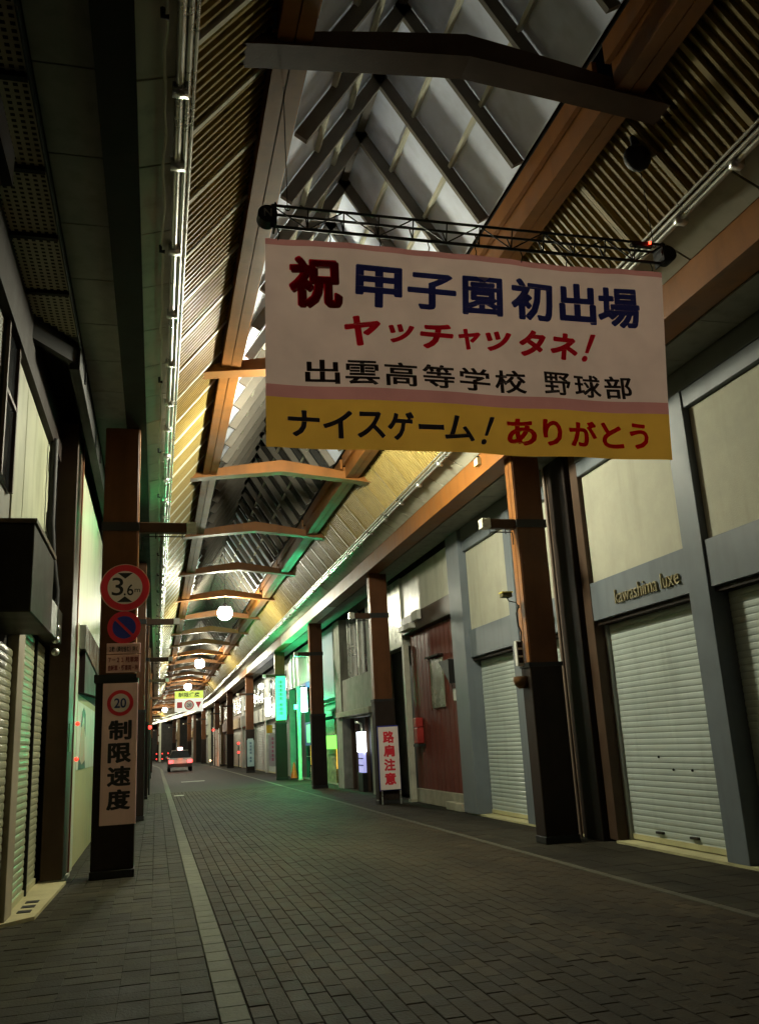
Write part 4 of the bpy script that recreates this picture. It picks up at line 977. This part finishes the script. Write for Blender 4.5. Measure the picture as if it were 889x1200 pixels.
lf = [(20.41, 30, W[1], 'grey shop on the left past the smooth pale building'), (30.01, 41, W[5], 'pale shop on the left level with the first lit globe lamp'), (41.01, 52, W[4], 'brown tiled shop on the left in the middle distance'),
      (52.01, 66, W[0], 'off white shop on the left in the middle distance'), (66.01, 80, W[2], 'ochre shop on the left level with the white car'), (80.01, 96, W[3], 'pinkish shop on the left past the white car'), (96.01, 120, W[1], 'grey shop far down the left side'), (120.01, 150, W[4], 'brown shop on the left of the far bend')]
for i, (a, b, m, la) in enumerate(lf): generic(-1, a, b, m, la, shutter_b, None)
boxo_back = thing('rear_building', (2, -12, 0), 'dark building front closing the street behind the camera', 'building')
boxo('wall', -6, 10, -13, -12, 0, 9, wall_grey, boxo_back); boxo('door', 1.5, 3.3, -12.02, -12.001, 0, 2.3, darkbrown, boxo_back)
for side, x0, x1 in ((-1, -5, -1.42), (1, 6.1, 9)):
    t = thing('rear_shop', ((x0+x1)/2, -6, 0), 'plain shop on the %s side behind the camera' % ('left' if side < 0 else 'right'), 'building')
    boxo('wall', x0, x1, -11.9, -1.6, 0, 6.1, wall_grey, t)
    boxo('door', *((x1, x1+.02) if side < 0 else (x0-.02, x0)), -7, -4, 0, 2.6, shutter_b, t)

# perforated awning and black gutter above the left walkway
pa = thing('perforated_awning', (-1.4, 6, 5.96), 'dark perforated metal awning at the upper left above the walkway', 'awning')
pm = mat('perforated_grey_sheet', (.34,.32,.22), .5, var=.2)
for a, b in ((3.0, 4.15), (4.17, 5.25), (5.27, 6.25), (6.27, 7.2), (7.22, 8.2), (8.22, 9.2)):
    mb = MB(); cell = .062; yy = a
    while yy < b-.01:
        xx = -.90; y2 = min(yy+cell, b)
        while xx > -2.6:
            # diagonal edge of the awning
            if yy > 8.25+(xx+1.54)*(9.29-8.25)/.67: xx -= cell; continue
            h = .30; cx, cy = xx-cell/2, (yy+y2)/2; r = cell*h*.85
            o = [(xx,yy,5.96),(xx-cell,yy,5.96),(xx-cell,y2,5.96),(xx,y2,5.96)]; i_ = [(cx+r,cy-r,5.96),(cx-r,cy-r,5.96),(cx-r,cy+r,5.96),(cx+r,cy+r,5.96)]
            mb.add(o+i_, [(0,1,5,4),(1,2,6,5),(2,3,7,6),(3,0,4,7)]); xx -= cell
        yy += cell
    if mb.v: mb.build('perforated_sheet', pm, pa, (-1.4, (a+b)/2, 5.96))
    if a > 3.5: boxo('cross_bar', -2.6 if a < 6 else -1.9, -.9, a-.035, a+.015, 5.92, 5.965, darkbrown, pa)
MB().beam((-.93, 9.45, 5.86), (-3.4, 5.6, 5.86), .08, .26).build('edge_board', black, pa, (-1.5, 8.3, 5.9))
gt = thing('black_gutter', (-.93, 20, 5.7), 'black gutter board running above the left walkway', 'gutter')
boxo('board', -.99, -.88, 9.4, 66, 5.66, 5.99, black, gt); boxo('board', -.89, -.875, 2.0, 9.39, 5.90, 6.0, black, gt)
for yy in range(10, 60, 3): boxo('hook', -.88, -.86, yy, yy+.03, 5.75, 6.0, black, gt)

# ------------------------------------------------------------------ far banner sign
t = thing('overhead_sign', (2.1, 60, 4), 'yellow and white overhead sign with red marks hanging far down the street', 'sign')
fx0, fx1 = 1.18, 3.02
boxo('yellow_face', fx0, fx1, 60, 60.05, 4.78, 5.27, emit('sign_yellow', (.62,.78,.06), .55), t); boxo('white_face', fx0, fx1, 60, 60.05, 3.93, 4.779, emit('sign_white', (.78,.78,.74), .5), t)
letter('lettering', '制限速度', mat('olive_print', (.10,.14,.02), .5), t, (1.4, 59.998, 4.86), (1,0,0), (0,0,1), 1.4, .32, .03)
boxo('red_square', 1.32, 1.66, 59.985, 59.998, 4.17, 4.56, red_sign, t)
c = (2.11, 4.35); disc(MB(), c, .32, 59.985, 59.998, 24).build('red_ring', red_sign, t, (2.1, 60, 4.3)); disc(MB(), c, .25, 59.975, 59.984, 24).build('ring_face', white_sign, t, (2.1, 60, 4.3))
letter('lettering', '20', mat('navy_lettering', (.02,.03,.12), .5), t, (1.96, 59.974, 4.24), (1,0,0), (0,0,1), .3, .22, .02)
MB().prism([(2.52, 4.55), (2.9, 4.55), (2.71, 4.12)], 'y', 59.985, 59.998).build('red_triangle', red_sign, t, (2.7, 60, 4.3))
for x in (1.3, 2.9): MB().tube([(x, 60.02, 5.27), (x, 60.02, 6.6)], .01, 5).build('hanging_wire', black, t, (x, 60, 5.3))

# ------------------------------------------------------------------ white car
cx, cy = 1.72, 66.0
car = thing('car', (cx, cy, 0), 'white sedan with lit red tail lamps and a glowing roof light', 'car')
cw = mat('white_car_paint', (.42,.39,.37), .25, var=.05)
b = MB()
# side profile (y forward) lofted with tumblehome
low = [(-2.2,.30),(-2.25,.55),(-2.2,.86),(-1.6,.93),(-.9,.96),(.9,.95),(1.9,.82),(2.2,.60),(2.2,.30)]
b.prism(low, 'x', -.84, .84)
bo = MB(); bo.add([(cx+v[0], cy+2.2+v[1], v[2]) for v in b.v], b.f); bo.build('body', cw, car, (cx, cy, 0), .05)
cab = MB(); z0, z1 = .94, 1.44
vs = [(cx-.76, cy+.65, z0),(cx+.76, cy+.65, z0),(cx+.76, cy+3.2, z0),(cx-.76, cy+3.2, z0),(cx-.58, cy+1.15, z1),(cx+.58, cy+1.15, z1),(cx+.58, cy+2.5, z1),(cx-.58, cy+2.5, z1)]
cab.add(vs, [(0,3,2,1),(4,5,6,7),(0,1,5,4),(1,2,6,5),(2,3,7,6),(3,0,4,7)]).build('cabin', glass_d, car, (cx, cy, z0), .03)
boxo('roof', cx-.585, cx+.585, cy+1.14, cy+2.52, 1.441, 1.48, cw, car, .015)
for s in (-1, 1):
    a, c2 = sorted((cx+s*.52, cx+s*.82)); boxo('tail_lamp', a, c2, cy-.075, cy-.03, .60, .80, emit('tail_red', (1,.035,.035), 9), car, .01)
    for yy in (cy+.75, cy+3.5):
        wb = MB().prism([(yy+.31*math.cos(k*math.pi/9), .31+.31*math.sin(k*math.pi/9)) for k in range(18)], 'x', cx+s*.66, cx+s*.85).build('wheel', black, car, (cx+s*.75, yy, .31), .02)
        MB().prism([(yy+.19*math.cos(k*math.pi/6), .31+.19*math.sin(k*math.pi/6)) for k in range(12)], 'x', cx+s*.851, cx+s*.86).build('rim', silver, wb, (cx+s*.85, yy, .31))
    boxo('mirror', *sorted((cx+s*.84, cx+s*.98)), cy+2.55, cy+2.65, .95, 1.07, cw, car, .01)
boxo('bumper', cx-.83, cx+.83, cy-.12, cy-.04, .30, .56, mat('dark_bumper', (.04,.03,.03), .5), car, .02); boxo('number_plate', cx-.17, cx+.17, cy-.09, cy-.075, .80, .93, mat('plate_white', (.6,.6,.55), .5), car)
boxo('roof_light', cx-.16, cx+.20, cy+1.6, cy+1.8, 1.485, 1.68, emit('roof_lamp_red', (1,.55,.50), 8), car, .03)
tl = bpy.data.lights.new('tail_light', 'POINT'); tl.energy = 9; tl.color = (1, .12, .06); tl.shadow_soft_size = .2
to = bpy.data.objects.new('tail_light', tl); COL.objects.link(to); to.parent = car; to.location = (.0, -.45, .7)

# ------------------------------------------------------------------ far red lights, barriers, right side small lights
def red_post(x, y, zs, label, r=.07):
    t = thing('warning_lamp', (x, y, 0), label, 'warning lamp')
    MB().tube([(x, y, 0), (x, y, zs[-1]+.1)], .035, 6).build('post', black, t, (x, y, 0))
    for z in zs: MB().sphere((x, y-.05, z), r, 8, 6).build('lens', emit('warning_red', (1,.04,.03), 4), t, (x, y, z))
red_post(5.9, 66.5, (1.1, 1.75), 'pair of small red lamps on a post past the white shutters', .09)
red_post(5.4, 88, (3.2,), 'single red lamp high on the right beyond the car', .11)
for i in range(9): red_post(-2.6+i*.72-.9, 118+i*.1, (.5, 1.15), 'red lamp on the %s barrier post from the left across the far road' % (['first']+[ords(q) for q in range(1, 12)])[i], .07)
red_post(-.22, 33.5, (2.35,), 'small red lamp at the edge of the left pillars', .07)
t = thing('site_fence', (6.4, 80, 0), 'pale tarpaulin fence catching warm light right of the car', 'fence')
boxo('sheet', 5.15, 5.18, 76, 83, 0, 3.0, mat('tarpaulin', (.60,.38,.28), .6), t); 
for yy in (76, 79.5, 83): boxo('post', 5.1, 5.149, yy-.03, yy+.03, 0, 3.1, silver, t)
fl_ = bpy.data.lights.new('site_light', 'POINT'); fl_.energy = 35; fl_.color = (1, .4, .2); fl_.shadow_soft_size = .1
fo = bpy.data.objects.new('site_light', fl_); COL.objects.link(fo); fo.parent = t; fo.location = (-1.9, -2.6, .5)
MB().sphere((4.5, 77.4, .5), .07, 8, 6).build('work_lamp', emit('orange_glow', (1,.5,.25), 8), t, (4.5, 77.4, .5)); MB().tube([(4.5, 77.4, 0), (4.5, 77.4, .44)], .02, 6).build('work_lamp_stand', black, t, (4.5, 77.4, 0))
t = thing('far_building', (XM+off(YEND), FARWALL, 0), 'dark building closing the far end of the arcade', 'building')
boxo('wall', -16, 10, FARWALL, FARWALL+2, 0, 9.5, wall_dark, t); boxo('door', -4, -2, FARWALL-.05, FARWALL-.001, 0, 2.4, glass_d, t)
